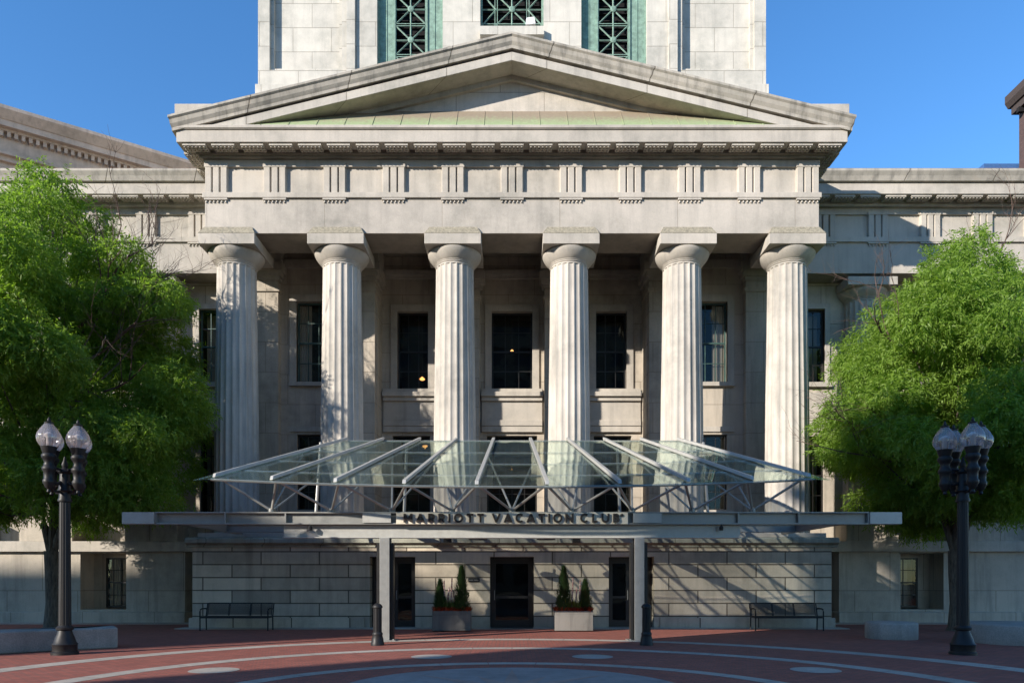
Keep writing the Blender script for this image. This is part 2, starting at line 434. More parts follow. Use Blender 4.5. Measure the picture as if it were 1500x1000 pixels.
for i in range(-11, 12):
    x = i*.9545
    if i == -11: mut0.location = (x, 23.84-Y0, 16.02); continue
    dup(mut0, (x, 23.84-Y0, 16.02), B)
for s in (-1,1):
    for j in range(4): dup(mut0, (s*10.82, 24.5+j*.98-Y0, 16.02), B, rz=pi/2)
# pediment
def T(x): return 19.50-.242*abs(x)
mb = MB()
for s in (-1,1):
    f0 = [(0,23.38,T(0)),(s*11.24,23.38,T(11.24)),(s*11.24,23.38,T(11.24)-.12),(0,23.38,T(0)-.12)]
    # cyma: several depth steps from top lip back to the fillet
    prof = [(23.38,0),(23.38,-.07),(23.43,-.12),(23.46,-.24),(23.52,-.34),(23.53,-.43),(24.3,-.43),(24.3,0)]
    mb.loft([[(0,y,T(0)+dz) for y,dz in prof], [(s*(11.24-(y-23.38)*.5 if y<24 else 11.24),y,T(11.24)+dz) for y,dz in prof]])
part(mb, 'raking_sima', stone('streaked_granite', (.42,.385,.33), (3.3,50), z0=-3, stain=1.0, jdark=.35, msize=.02))
mb = MB()
for s in (-1,1):
    mb.prism([(0,T(0)-.50),(s*10.55,T(10.55)-.50),(s*9.3,T(9.3)-.78),(0,T(0)-.78)], 23.6, 24.5, 'y')
part(mb, 'raking_corona', stone('rake_granite', (.48,.445,.39), (3.3,50), z0=-3, stain=.4, jdark=.5, msize=.015))
mb = MB()
for s in (-1,1):
    mb.prism([(0,T(0)-.43),(s*10.9,T(10.9)-.43),(s*10.7,T(10.7)-.50),(0,T(0)-.50)], 23.7, 24.5, 'y')
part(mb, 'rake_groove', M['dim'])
mb = MB()
for s in (-1,1):
    mb.prism([(0,T(0)-.78),(s*9.3,T(9.3)-.78),(s*8.5,T(8.5)-.95),(0,T(0)-.95)], 24.28, 24.5, 'y')
part(mb, 'rake_bed_moulding', M['trim'])
mb = MB(); mb.prism([(-10.4,16.45),(10.4,16.45),(10.4,T(10.4)-.5),(0,T(0)-.5),(-10.4,T(10.4)-.5)], 24.4, 24.9, 'y')
part(mb, 'tympanum', stone('tympanum_granite', (.54,.49,.43), (3.0,1.0), z0=17.2, stain=.4, jdark=.6))
mb = MB(); rib = MB(); nP = 20
def cz(x): return min(17.55, T(x)-.80)
for i in range(nP):
    xa, xb = -9.2+18.4*i/nP, -9.2+18.4*(i+1)/nP
    P = []
    def pt(x, lift=0):
        zb = cz(x); t = max(.02, (zb-16.56)/(17.55-16.56)); return (x, 23.6+.79*t, 16.56+.99*t+lift)
    sub = [xa+(xb-xa)*k/3 for k in range(4)]
    for u, v in zip(sub[:-1], sub[1:]):
        mb.quad((u,23.56,16.56),(v,23.56,16.56),pt(v),pt(u)); mb.quad((u,23.56,16.56),(v,23.56,16.56),(v,23.56,16.515),(u,23.56,16.515))
    p = pt(xa); rib.tube([(xa,23.555,16.565), (p[0],p[1],p[2]+.005)], .014, 5)
cp = part(mb, 'copper_apron', M['copper'])
rr_ = rib.build('seam', M['copper'], cp)
# roof of the portico, acroterion blocks
mb = MB(); mb.prism([(0,T(0)-.1),(11.1,T(11.1)-.1),(11.1,16.7),(-11.1,16.7),(-11.1,T(11.1)-.1)], 24.92, 30.2, 'y'); part(mb, 'roof', plain('grey_roof', (.25,.24,.22), .8))
for s in (-1,1):
    mb = MB(); mb.box(s*9.9, s*11.12, 23.62, 24.9, 16.85, 17.3); bevel(part(mb, 'corner_block', M['trim']))
# portico ceiling, wall mouldings
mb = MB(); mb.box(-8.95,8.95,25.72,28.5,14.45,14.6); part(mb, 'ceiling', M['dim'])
mb = MB(); mb.box(-5.1,5.1,28.36,28.5,13.55,13.85); mb.box(-5.1,5.1,28.28,28.36,13.68,13.85); mb.box(-8.95,-5.1,27.36,27.5,13.55,13.85); mb.box(5.1,8.95,27.36,27.5,13.55,13.85)
part(mb, 'wall_moulding', M['trim'])
# portico walls
UP, UQ = 9.19, 12.28
part(wall(28.5, 28.9, -5.17, 5.17, 3.05, 14.45, [(-4.55,-3.33,UP,UQ),(-.81,.81,UP,UQ),(3.33,4.55,UP,UQ),(-4.75,-3.25,4.3,7.36),(-1.0,1.0,4.3,7.36),(3.25,4.75,4.3,7.36)]), 'portico_wall', M['wall'])
for s in (-1,1):
    hs = [(6.65,8.25,UP,UQ),(6.65,8.25,4.3,7.2)]
    if s < 0: hs = [(-b,-a,c,d) for a,b,c,d in hs]
    x0, x1 = sorted((s*5.17, s*10.3))
    part(wall(27.5, 27.9, x0, x1, 3.05, 14.45, hs), 'portico_wall', M['wall'])
    mb = MB(); mb.box(s*5.17, s*5.5, 27.9, 28.5, 3.05, 14.45); mb.box(s*10.3,s*9.9,27.9,30.2,3.05,14.45); part(mb, 'wall_return', M['wall'])
# pilasters
for x in CX:
    yf = 27.95 if abs(x) < 3 else 27.2
    mb = MB(); mb.box(x-.72,x+.72,yf,28.55,3.2,13.0); mb.box(x-.78,x+.78,yf-.06,28.55,12.55,12.7)
    pl = part(mb, 'pilaster', M['wall'])
    mb = MB(); mb.box(x-.76,x+.76,yf-.04,28.55,13.0,13.12); mb.box(x-.84,x+.84,yf-.12,28.55,13.12,13.3); mb.box(x-.92,x+.92,yf-.2,28.55,13.3,13.62); mb.box(x-.85,x+.85,yf-.1,28.55,13.62,14.45)
    o = mb.build('capital', M['trim'], pl)
# windows -------------------------------------------------------
def make_window(w, h, nx, ny, fm, depth=.06, fr=.06, gm=None, back=None, mid=True):
    """sash window, origin at bottom centre, face looking to -Y"""
    mb = MB(); e = w/2
    mb.box(-e,-e+fr,0,depth,0,h); mb.box(e-fr,e,0,depth,0,h); mb.box(-e+fr,e-fr,0,depth,0,fr*1.2); mb.box(-e+fr,e-fr,0,depth,h-fr,h)
    if mid: mb.box(-e+fr,e-fr,-.01,depth,h/2-.03,h/2+.03)
    for i in range(1, nx):
        x = -e+w*i/nx; mb.box(x-.014,x+.014,.012,depth-.015,fr,h-fr)
    for j in range(1, ny):
        z = h*j/ny
        if mid and abs(z-h/2) < .05: continue
        mb.box(-e+fr,e-fr,.016,depth-.02,z-.014,z+.014)
    o = mb.build('window', fm, B)
    p = MB(); p.quad((-e+.01,depth*.5,.01),(e-.01,depth*.5,.01),(e-.01,depth*.5,h-.01),(-e+.01,depth*.5,h-.01)); p.build('pane', gm or M['glass'], o)
    r = MB(); D = .9
    r.quad((-e,D,0),(e,D,0),(e,D,h),(-e,D,h)); r.quad((-e,depth,0),(-e,D,0),(-e,D,h),(-e,depth,h)); r.quad((e,depth,0),(e,depth,h),(e,D,h),(e,D,0))
    r.quad((-e,depth,h),(-e,D,h),(e,D,h),(e,depth,h)); r.quad((-e,depth,0),(e,depth,0),(e,D,0),(-e,D,0))
    r.build('dark_room', M['dark'], o)
    if back:
        c = MB(); 
        for a, b in back:
            n = 10; 
            for i in range(n):
                x0, x1 = a+(b-a)*i/n, a+(b-a)*(i+1)/n; ya, yb = .14+.03*(i % 2), .14+.03*((i+1) % 2)
                c.quad((x0,ya,.05),(x1,yb,.05),(x1,yb,h-.05),(x0,ya,h-.05))
        c.build('curtain', M['curtain'], o)
    return o
def place(o, x, y, z): o.location = (x, y-Y0, z); return o
def surround(x0, x1, z0, z1, y, t=.3, name='window_surround', cor=False):
    mb = MB(); yf = y-.07
    mb.box(x0-t,x0,yf,y,z0,z1+t); mb.box(x1,x1+t,yf,y,z0,z1+t); mb.box(x0,x1,yf,y,z1,z1+t)
    mb.box(x0-.09,x0,yf+.03,y+.12,z0,z1); mb.box(x1,x1+.09,yf+.03,y+.12,z0,z1)
    return bevel(part(mb, name, M['trim']), .01)
wA = make_window(1.62, UQ-UP, 3, 4, M['bronze']); place(wA, 0, 28.68, UP); wA['label'] = 'central upper window with a lamp glowing inside'
wB = make_window(1.22, UQ-UP, 3, 4, M['bronze']); place(wB, -3.94, 28.68, UP); dup(wB, (3.94, 28.68-Y0, UP), B)
wC = make_window(1.60, UQ-UP, 4, 4, M['patina_d'], back=[(-.78,-.3),(.3,.78)]); place(wC, -7.45, 27.64, UP); dup(wC, (7.45, 27.64-Y0, UP), B)
wD = make_window(1.5, 3.06, 3, 4, M['bronze']); place(wD, -4.0, 28.68, 4.3); dup(wD, (4.0, 28.68-Y0, 4.3), B)
wE = make_window(2.0, 3.06, 4, 4, M['bronze']); place(wE, 0, 28.68, 4.3)
wF = make_window(1.6, 2.9, 4, 4, M['bronze']); place(wF, -7.45, 27.64, 4.3); dup(wF, (7.45, 27.64-Y0, 4.3), B)
for x0, x1, y in ((-.81,.81,28.5),(-4.55,-3.33,28.5),(3.33,4.55,28.5),(-8.25,-6.65,27.5),(6.65,8.25,27.5)):
    surround(x0, x1, UP, UQ, y, .27)
# sill entablatures between the storeys
for x0, x1 in ((-1.2,1.2),(-5.1,-2.75),(2.75,5.1)):
    mb = MB(); y = 28.5
    mb.box(x0,x1,y-.16,y,9.04,9.19); mb.box(x0-.02,x1+.02,y-.3,y,8.86,9.04); mb.box(x0,x1,y-.2,y,8.7,8.86)
    mb.box(x0,x1,y-.1,y,7.95,8.7); mb.box(x0,x1,y-.17,y,7.72,7.95); mb.box(x0,x1,y-.13,y,7.48,7.72)
    bevel(part(mb, 'window_apron', M['trim']), .012)
for x0, x1 in ((-8.5,-6.4),(6.4,8.5)):
    y = 27.5; part(MB().box(x0,x1,y-.14,y,9.04,9.19), 'window_sill', M['trim']); part(MB().box(x0,x1,y-.06,y,7.3,7.5), 'window_lintel', M['trim'])
for x0, x1, y in ((-1.15,1.15,28.5),(-4.95,-3.1,28.5),(3.1,4.95,28.5),(-8.45,-6.5,27.5),(6.5,8.45,27.5)):
    mb = MB(); mb.box(x0,x1,y-.16,y,4.1,4.3)
    for k in range(3):
        w_ = (x1-x0)/3; mb.box(x0+w_*k+.08, x0+w_*(k+1)-.08, y-.05, y, 3.6, 3.95)
    part(mb, 'window_sill', M['trim'])
# doors ----------------------------------------------------------
def make_door(w, h, leaves, parent=B):
    mb = MB(); e = w/2; fr = .075
    mb.box(-e,-e+fr,0,.1,0,h); mb.box(e-fr,e,0,.1,0,h); mb.box(-e+fr,e-fr,0,.1,h-fr,h)
    xs = [(-e+fr, e-fr)] if leaves == 1 else [(-e+fr, -.01), (.01, e-fr)]
    o = mb.build('door', M['bronze'], parent)
    for a, b in xs:
        l = MB(); s_ = .11
        l.box(a,a+s_,.02,.075,.01,h-fr); l.box(b-s_,b,.02,.075,.01,h-fr); l.box(a+s_,b-s_,.02,.075,.01,.26); l.box(a+s_,b-s_,.02,.075,h-fr-.14,h-fr); l.box(a+s_,b-s_,.02,.075,1.0,1.08)
        l.build('leaf', M['bronze'], o)
        p = MB(); p.quad((a+s_,.05,.26),(b-s_,.05,.26),(b-s_,.05,h-fr-.14),(a+s_,.05,h-fr-.14)); p.build('pane', M['glass'], o)
        hx = b-.06 if a < -.1 and leaves == 2 else a+.07
        k = MB(); k.tube([(hx,-.0,.95),(hx,-.05,.97),(hx,-.05,1.25),(hx,0,1.27)], .011, 6); k.build('handle', M['steel2'], o)
    r = MB(); D = 1.1
    r.quad((-e,D,0),(e,D,0),(e,D,h),(-e,D,h)); r.quad((-e,.1,h),(e,.1,h),(e,D,h),(-e,D,h)); r.quad((-e,.1,0),(-e,D,0),(-e,D,h),(-e,.1,h)); r.quad((e,.1,0),(e,.1,h),(e,D,h),(e,D,0))
    r.quad((-e,.1,.04),(e,.1,.04),(e,D,.04),(-e,D,.04))
    r.build('dark_room', M['dark'], o)
    return o
dA = make_door(1.48, 2.4, 1); place(dA, 0, 24.4, 0); dA['label'] = 'central glazed entrance door'
dB = make_door(1.52, 2.4, 2); place(dB, -4.0, 24.4, 0); dup(dB, (4.0, 24.4-Y0, 0), B)
mb = MB(); mb.box(-1.4,1.4,-.5,.1,-.0,.035)
# wings ----------------------------------------------------------
XE = 24.0
for s in (-1,1):
    def X(a, b): return (min(s*a, s*b), max(s*a, s*b))
    def H(a, b, c, d): return (*X(a, b), c, d)
    # ground storey
    x0, x1 = X(12.5, XE)
    part(wall(27.4, 28.5, x0, x1, .42, 2.70, [H(14.85,16.5,.5,2.66)] if s > 0 else [H(14.75,16.5,.5,2.66)]), 'wing_base_wall', M['wing'])
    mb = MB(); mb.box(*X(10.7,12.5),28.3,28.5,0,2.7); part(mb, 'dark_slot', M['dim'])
    mb = MB(); mb.box(*X(12.3,XE),26.95,28.5,0,.42); bevel(part(mb, 'wing_plinth', M['wing']), .03)
    mb = MB(); mb.box(*X(10.7,XE),27.22,28.5,2.70,3.10); bevel(part(mb, 'belt_course', M['trim']), .02)
    # upper wall
    hs = [H(11.15,12.33,9.4,12.3),H(11.15,12.33,4.2,7.3),H(15.1,16.5,9.4,12.3),H(15.1,16.5,4.2,7.3),H(19.1,20.5,9.4,12.3),H(19.1,20.5,4.2,7.3)]
    part(wall(28.3, 28.7, *X(10.3,XE), 3.10, 13.33, hs), 'wing_wall', M['wing'])
    for cx in (13.75, 17.75, 21.75):
        c = dup(c0, (s*cx, 28.25-Y0, 4.15), B, scale=(1,1,.9))
        mb = MB(); mb.box(s*cx-1.0, s*cx+1.0, 27.3, 28.3, 3.10, 4.15); bevel(part(mb, 'column_pedestal', M['wing']), .02)
    for a, b in ((11.15,12.33),(15.1,16.5),(19.1,20.5)):
        xc = s*(a+b)/2
        surround(*X(a,b), 9.4, 12.3, 28.3, .2); mb = MB(); mb.box(*X(a-.25,b+.25),28.15,28.3,9.22,9.4); mb.box(*X(a-.2,b+.2),28.2,28.3,7.5,9.0); mb.box(*X(a-.25,b+.25),28.12,28.3,4.02,4.2)
        part(mb, 'window_sill', M['trim'])
        w1 = make_window(b-a, 2.9, 3, 4, M['patina_d'] if s < 0 else M['bronze'], back=[(-.5,.5)] if False else None); place(w1, xc, 28.42, 9.4)
        w2 = make_window(b-a, 3.1, 3, 4, M['bronze']); place(w2, xc, 28.42, 4.2)
    # basement window deep in its reveal
    xm = (14.9+16.0)/2 if s > 0 else (15.2+16.3)/2
    xm = 15.45 if s > 0 else 15.45
    w3 = make_window(1.15, 1.95, 2 if s > 0 else 4, 4, M['bronze'], back=None if s > 0 else [(-.5,-.05),(.02,.34)]); place(w3, s*xm if s > 0 else -15.45, 28.3, .55)
    mb = MB(); 
    xa, xb = X(14.75,16.5)
    wl, wr = (s*xm-.575, s*xm+.575)
    mb.box(xa,wl,28.3,28.45,.5,2.66); mb.box(wr,xb,28.3,28.45,.5,2.66); mb.box(wl,wr,28.3,28.45,2.5,2.66)
    part(mb, 'window_reveal', M['wing'])
    # entablature
    part(MB().box(*X(10.39,XE),27.4,29,13.33,14.51), 'wing_architrave', M['arch'])
    part(MB().box(*X(10.45,XE),27.32,29,14.51,14.69), 'wing_taenia', M['trim'])
    part(MB().box(*X(10.37,XE),27.47,29,14.69,15.82), 'wing_frieze', M['trim'])
    part(MB().box(*X(10.37,XE),27.39,27.47,15.58,15.82), 'wing_frieze_band', M['trim'])
    part(MB().box(*X(10.4,XE),27.22,29,15.82,16.02), 'wing_bed_moulding', M['trim'])
    part(MB().box(*X(11.05,XE+.5),26.75,30,16.02,16.42), 'wing_corona', M['trim'])
    mb = MB(); mb.prism([(26.66,16.46),(26.6,16.62),(26.52,16.76),(26.52,16.84),(30,16.84),(30,16.42),(26.8,16.42)], *X(11.08,XE+.6), 'x')
    part(mb, 'wing_sima', stone('wing_sima_granite', (.42,.385,.33), (3.3,50), z0=-3, stain=.9, jdark=.35, msize=.02))
    mb = MB(); mb.box(*X(11.2,XE+.5),26.56,30,16.84,16.87); part(mb, 'wing_copper_edge', plain('red_copper', (.16,.08,.06), .7))
    for x in (11.98,13.98,15.98,17.98,19.98,21.98,23.6):
        dup(trig0, (s*x, 27.47-Y0, 14.69), B)
    for i in range(13):
        dup(mut0, (s*(11.5+i*.9545), 27.0-Y0, 16.02), B)
    mb = MB(); mb.box(*X(10.3,XE),29,45,3,16.7); mb.box(*X(12.5,XE),28.7,29.5,0,16.0); part(mb, 'wing_block', M['wing'])
# the tower --------------------------------------------------------
TY = 30.0
tw = []
part(wall(TY, TY+.5, -10.63, 10.63, 22.3, 42, [(-10.15,-7.12,22.95,41),(7.12,10.15,22.95,41),(-5.65,-2.9,20.0,41),(2.9,5.65,20.0,41),(-1.33,1.33,24.6-.0,41)]) , 'tower_wall', M['tower'])
mb = MB(); mb.box(-10.72,10.72,TY-.1,TY+.6,16.6,22.3)
tb = MB(); tb.box(-10.72,-5.65,TY-.1,TY+.6,16.6,22.3); tb.box(5.65,10.72,TY-.1,TY+.6,16.6,22.3); tb.box(-5.65,5.65,TY-.1,TY+.6,16.6,20.0)
part(tb, 'tower_plinth', M['tower'])
mb = MB(); mb.box(-10.63,-10.15,TY+.5,TY+21,16.6,42); mb.box(10.15,10.63,TY+.5,TY+21,16.6,42); mb.box(-10.63,10.63,TY+20.5,TY+21,16.6,42); mb.box(-10.63,10.63,TY,TY+21,42,42.4)
part(mb, 'tower_side', M['tower'])
for s in (-1,1):
    x0, x1 = sorted((s*7.12, s*10.15))
    mb = MB(); mb.box(x0,x1,TY+.32,TY+.5,22.95,41); mb.box(x0+.0,x0+.14,TY+.14,TY+.32,22.95,41); mb.box(x1-.14,x1,TY+.14,TY+.32,22.95,41); mb.box(x0+.14,x1-.14,TY+.14,TY+.32,22.95,23.1)
    part(mb, 'tower_panel', M['tower'])
    # pilaster strips beside the bays
    mb = MB()
    for a, b in ((6.55,6.9),):
        xa, xb = sorted((s*a, s*b)); mb.box(xa,xb,TY-.13,TY,22.3,41)
    part(mb, 'tower_strip', M['tower'])
def tower_window(x, w, lat, z0, z1, y):
    """patinated window screen: star lattice between flat green jamb panels"""
    mb = MB(); e = w/2; l = lat/2
    if e-l > .2:
        for sg in (-1,1):
            a, b = sorted((sg*l, sg*e))
            mb.box(a,b,.06,.14,0,z1-z0)
            for xx in (a, b): mb.box(xx-.035,xx+.035,0,.1,0,z1-z0)
            mb.box((a+b)/2-.012,(a+b)/2+.012,.035,.06,0,z1-z0)
            mb.box(a,b,.0,.06,.72,.80); mb.box(a,b,.0,.06,.1,.16)
    else:
        for sg in (-1,1): mb.box(sg*e-.07,sg*e+.07,0,.12,0,z1-z0)
    o = mb.build('tower_window', M['patina'], B); place(o, x, y, z0)
    lt = MB(); n = 1; mod = min(lat, 1.34); z = 0.0; row = 0
    H_ = z1-z0; r = .034
    zz = 1.07 if lat < 2 else .41
    while zz < H_:
        for i in range(n):
            cx = 0; a0, a1 = cx-mod/2, cx+mod/2; b0, b1 = zz, zz+1.3; cz_ = zz+.65
            if cz_ > 0 and cz_ < H_:
                for (px, pz) in ((a0,b0),(a1,b0),(a0,b1),(a1,b1),(a0,cz_),(a1,cz_),(cx,b0),(cx,b1)):
                    if pz < -.01: px, pz = (cx+(px-cx)*(cz_/(cz_-pz)), 0)
                    lt.tube([(cx,.05+.004*(px>cx),cz_),(px,.05,pz)], r, 4)
                lt.lathe([(.0,0),(.13,0),(.13,.03),(.07,.05),(.0,.05)], (0,0,0), 12, False)
                # turn the rosette towards the viewer
                k_ = 5*12; vs_ = lt.v[-k_:]; lt.v[-k_:] = [(cx+p[0], .03-p[2], cz_+p[1]) for p in vs_]
                # ring of the star
                if lat > 2:
                    for sg in (-1,1): lt.tube([(sg*mod/2,.05,cz_),(sg*l,.05,b0)], r, 4); lt.tube([(sg*mod/2,.05,cz_),(sg*l,.05,b1)], r, 4); lt.tube([(sg*mod/2,.05,cz_),(sg*l,.05,cz_)], r, 4)
        for dz in (-.045,.045):
            if zz+dz > 0: lt.box(-l,l,.03,.07,zz+dz-.014,zz+dz+.014)
        zz += 1.3
    for i in range(n+1):
        for dx in (-.05,.05):
            lt.box(-mod/2+mod*i+dx-.014,-mod/2+mod*i+dx+.014,.031,.071,0,H_)
    lt.build('lattice', M['patina'], o)
    bk = MB(); bk.quad((-e,.5,0),(e,.5,0),(e,.5,H_),(-e,.5,H_))
    for k in range(int(H_/.3)): bk.box(-l,l,.2,.3,.15+k*.3,.19+k*.3)
    bk.build('louvres', M['dark'], o)
    return o
tower_window(-4.27, 2.7, 1.35, 20.05, 34, TY+.2); tower_window(4.27, 2.7, 1.35, 20.05, 34, TY+.2)
tower_window(0, 2.62, 2.5, 24.6, 34, TY+.2)
mb = MB(); mb.box(-1.33,1.33,TY-.25,TY+.4,24.25,24.6); part(mb, 'tower_sill', M['tower'])
mb = MB(); mb.prism([(.56,24.7),(.6,24.98),(.93,25.02),(.98,24.74)], TY-.2, TY+.05, 'y'); mb.box(.72,.82,TY-.12,TY-.02,24.6,24.74)
fl = mb.build('floodlight', plain('white_enamel', (.75,.75,.73), .4)); tag(fl, 'small white floodlight housing in front of the middle tower window', 'floodlight')

# ------------------------------------------------------------------ lamps seen through the windows
def pendant(x, y, z, r, label, stem=1.0):
    e = empty('pendant_lamp', (x,y,z), label, 'lamp')
    MB().lathe([(.0,-r*.6),(r*.7,-r*.4),(r,0),(r*.5,r*.5),(.02,r*.8)], (0,0,0), 16).build('lamp_shade', emis('lamp_glow', (1,.42,.12), 1.4), e, smooth=True)
    MB().tube([(0,0,r*.8),(0,0,stem)], .01, 5).build('stem', M['bronze'], e)
pendant(0, 28.9, 10.85, .07, 'small glowing pendant lamp inside the central upper window', 1.3)
pendant(-3.62, 28.9, 9.72, .11, 'round copper coloured lamp low inside the window left of centre', 2.4)

# ------------------------------------------------------------------ glass canopy
K = empty('glass_canopy', (0, 19.1, 0), 'grey steel and glass entrance canopy spreading over the doors on two posts', 'canopy')
KL = (0, -19.1, 0)
def kp(mb, name, mat, smooth=False): return mb.build(name, mat, K, KL, smooth)
fx = [.87,2.68,4.43,6.1,7.67]; fxs = [-a for a in fx[::-1]]+fx
bx_ = [.6,1.81,3.01,4.21,5.41]; bxs = [-a for a in bx_[::-1]]+bx_
def fy(x): return 17.5+.77*(x/7.67)**2
def gz(y): return 1.6-4.37+.382*y
YB = 23.45
def rp(i, t):    # point on rafter line i, t=0 front, 1 back (glass plane)
    a = mathutils.Vector((fxs[i], fy(fxs[i]), gz(fy(fxs[i])))); b = mathutils.Vector((bxs[i], YB, gz(YB)))
    return a+(b-a)*t
for i in range(10):
    a, b = rp(i, .015), rp(i, .995)
    mb = MB(); dr = (b-a); w = .048; up = .115
    side = mathutils.Vector((dr.y, -dr.x, 0)).normalized()*w
    ring0 = [a-side+mathutils.Vector((0,0,.01)), a+side+mathutils.Vector((0,0,.01)), a+side+mathutils.Vector((0,.06,up)), a-side+mathutils.Vector((0,.06,up))]
    ring1 = [p+dr for p in ring0]
    mb.loft([ring0, ring1]); bevel(kp(mb, 'rafter', M['steel2']), .008)
for i in range(9):
    t_ = [-.02,.19,.42,.68,1.0]
    mb = MB()
    for a, b in zip(t_[:-1], t_[1:]):
        g_ = .004
        c = [rp(i,a+g_), rp(i+1,a+g_), rp(i+1,b-g_), rp(i,b-g_)]
        mb.loft([[p+mathutils.Vector((0,0,-.012)) for p in c], [p for p in c]])
    kp(mb, 'glass_panel', M['cglass'])
# outer wing panels
for s in (0, 1):
    i = 0 if s == 0 else 9; sg = -1 if s == 0 else 1
    a, b = rp(i,-.02), rp(i,.42); o1 = mathutils.Vector((a.x+sg*.42, a.y+.12, a.z)); o2 = mathutils.Vector((b.x+sg*.35, b.y, b.z))
    mb = MB(); c = [a, b, o2, o1]; mb.loft([[p+mathutils.Vector((0,0,-.012)) for p in c], c]); kp(mb, 'glass_panel', M['cglass'])
# purlins under the glass
mb = MB()
for t in (.0,.19,.42,.68,1.0):
    for i in range(9): mb.tube([rp(i,t)+mathutils.Vector((0,0,-.035)), rp(i+1,t)+mathutils.Vector((0,0,-.035))], .026 if t not in (0,1.) else .034, 6)
kp(mb, 'purlin', M['steel2'])
nodes = [mathutils.Vector((1.6*k, 19.1, 3.46)) for k in range(-4,5)]
for k, nd in enumerate(nodes):
    for i in (k, k+1):
        for t, r in ((.05,.034),(.62,.028)):
            tp = rp(i, t)+mathutils.Vector((0,0,-.05))
            kp(MB().tube([nd+ (tp-nd)*.03, tp], r, 8), 'strut', M['steel2'], True)
    kp(MB().lathe([(.05,-.06),(.09,-.03),(.09,.05),(.04,.09)], tuple(nd), 12), 'node', M['steel'], True)
# beams
def ibeam(mb, x0, x1, y, z0, z1, d=.24, web=.03, fl_=.035):
    mb.box(x0,x1,y-d/2,y+d/2,z1-fl_,z1); mb.box(x0,x1,y-d/2,y+d/2,z0,z0+fl_); mb.box(x0,x1,y-web/2,y+web/2,z0+fl_,z1-fl_)
mb = MB(); ibeam(mb, -9.45, 9.45, 19.1, 3.09, 3.42, .26)
for x in (-9.44,-6.0,-3.9,3.9,6.0,9.44,-7.6,7.6): mb.box(x-.02,x+.02,18.975,19.225,3.125,3.385)
bevel(kp(mb, 'front_beam', M['steel']), .004)
for s in (-1,1):
    mb = MB(); mb.box(min(s*9.462,s*10.3),max(s*9.462,s*10.3),18.93,19.25,3.10,3.41); kp(mb, 'beam_end_box', M['steel2'])
    mb = MB(); xa, xb = sorted((s*3.2, s*3.95)); mb.box(xa,xb,18.93,18.965,3.13,3.38); kp(mb, 'cover_plate', M['steel2'])
    xa, xb = sorted((s*3.2, s*6.05))
mb = MB(); mb.prism([(-6.1,2.79),(-5.9,2.76),(5.9,2.76),(6.1,2.79),(6.1,3.085),(-6.1,3.085)], 19.16, 19.20, 'y'); mb.box(-6.1,6.1,19.02,19.34,2.735,2.76)
kp(mb, 'lower_fascia', M['steel2'])
mb = MB(); ibeam(mb, -9.2, 9.2, 22.6, 3.12, 3.4, .2); kp(mb, 'rear_beam', M['steel'])
for x in (-9.0,-3.4,3.4,9.0):
    mb = MB(); mb.box(x-.06,x+.06,19.24,23.8,3.13,3.36); kp(mb, 'cross_beam', M['steel'])
for x in (-6.2,6.2):
    mb = MB(); mb.tube([(x,22.6,3.4),(x,YB-.2,gz(YB-.2)-.04)], .05, 8); mb.tube([(x*.55,22.6,3.4),(x*.55,YB-.2,gz(YB-.2)-.04)], .05, 8); kp(mb, 'rear_prop', M['steel'], True)
for s in (-1,1):
    x = s*3.38; mb = MB()
    mb.box(x-.13,x+.13,19.0,19.06,0,2.735); mb.box(x-.13,x+.13,19.30,19.36,0,2.735); mb.box(x-.05,x+.05,19.06,19.3,0,2.735); 
    po = kp(mb, 'post', M['steel']); bevel(po, .006)
    for d in (-1,1):
        m2 = MB(); m2.box(x+d*.19-.035,x+d*.19+.035,19.08,19.28,0,2.60); m2.build('side_channel', M['bronze'], po)
    m2 = MB(); m2.box(x-.3,x+.3,18.9,19.46,0,.03)
    for dx in (-.25,.25): m2.lathe([(.025,.03),(.025,.06)], (x+dx,18.95,0), 8)
    m2.build('base_plate', M['steel'], po)
# downlights
for x in (-1.05,1.05):
    mb = MB(); mb.lathe([(.30,0),(.26,.06),(.12,.12),(.03,.16),(.03,.3)], (x,22.1,2.86), 20)
    o = kp(mb, 'downlight', M['bronze'], True)
    b = MB(); b.lathe([(.02,.012),(.24,.012)], (x,22.1,2.85), 20); b.build('bulb', emis('amber_glow', (1,.55,.16), 2.2), o)
for x in (-2.0,2.0):
    mb = MB(); mb.box(x-.12,x+.12,22.2,22.4,2.78,3.1); kp(mb, 'bracket', M['bronze'])
for x in (-5.35,5.55):
    mb = MB(); mb.lathe([(.05,0),(.06,.08),(.03,.13)], (x,19.0,2.93), 10); mb.tube([(x,19.0,3.05),(x,19.0,3.1)], .012, 6); kp(mb, 'spotlight', M['iron'])

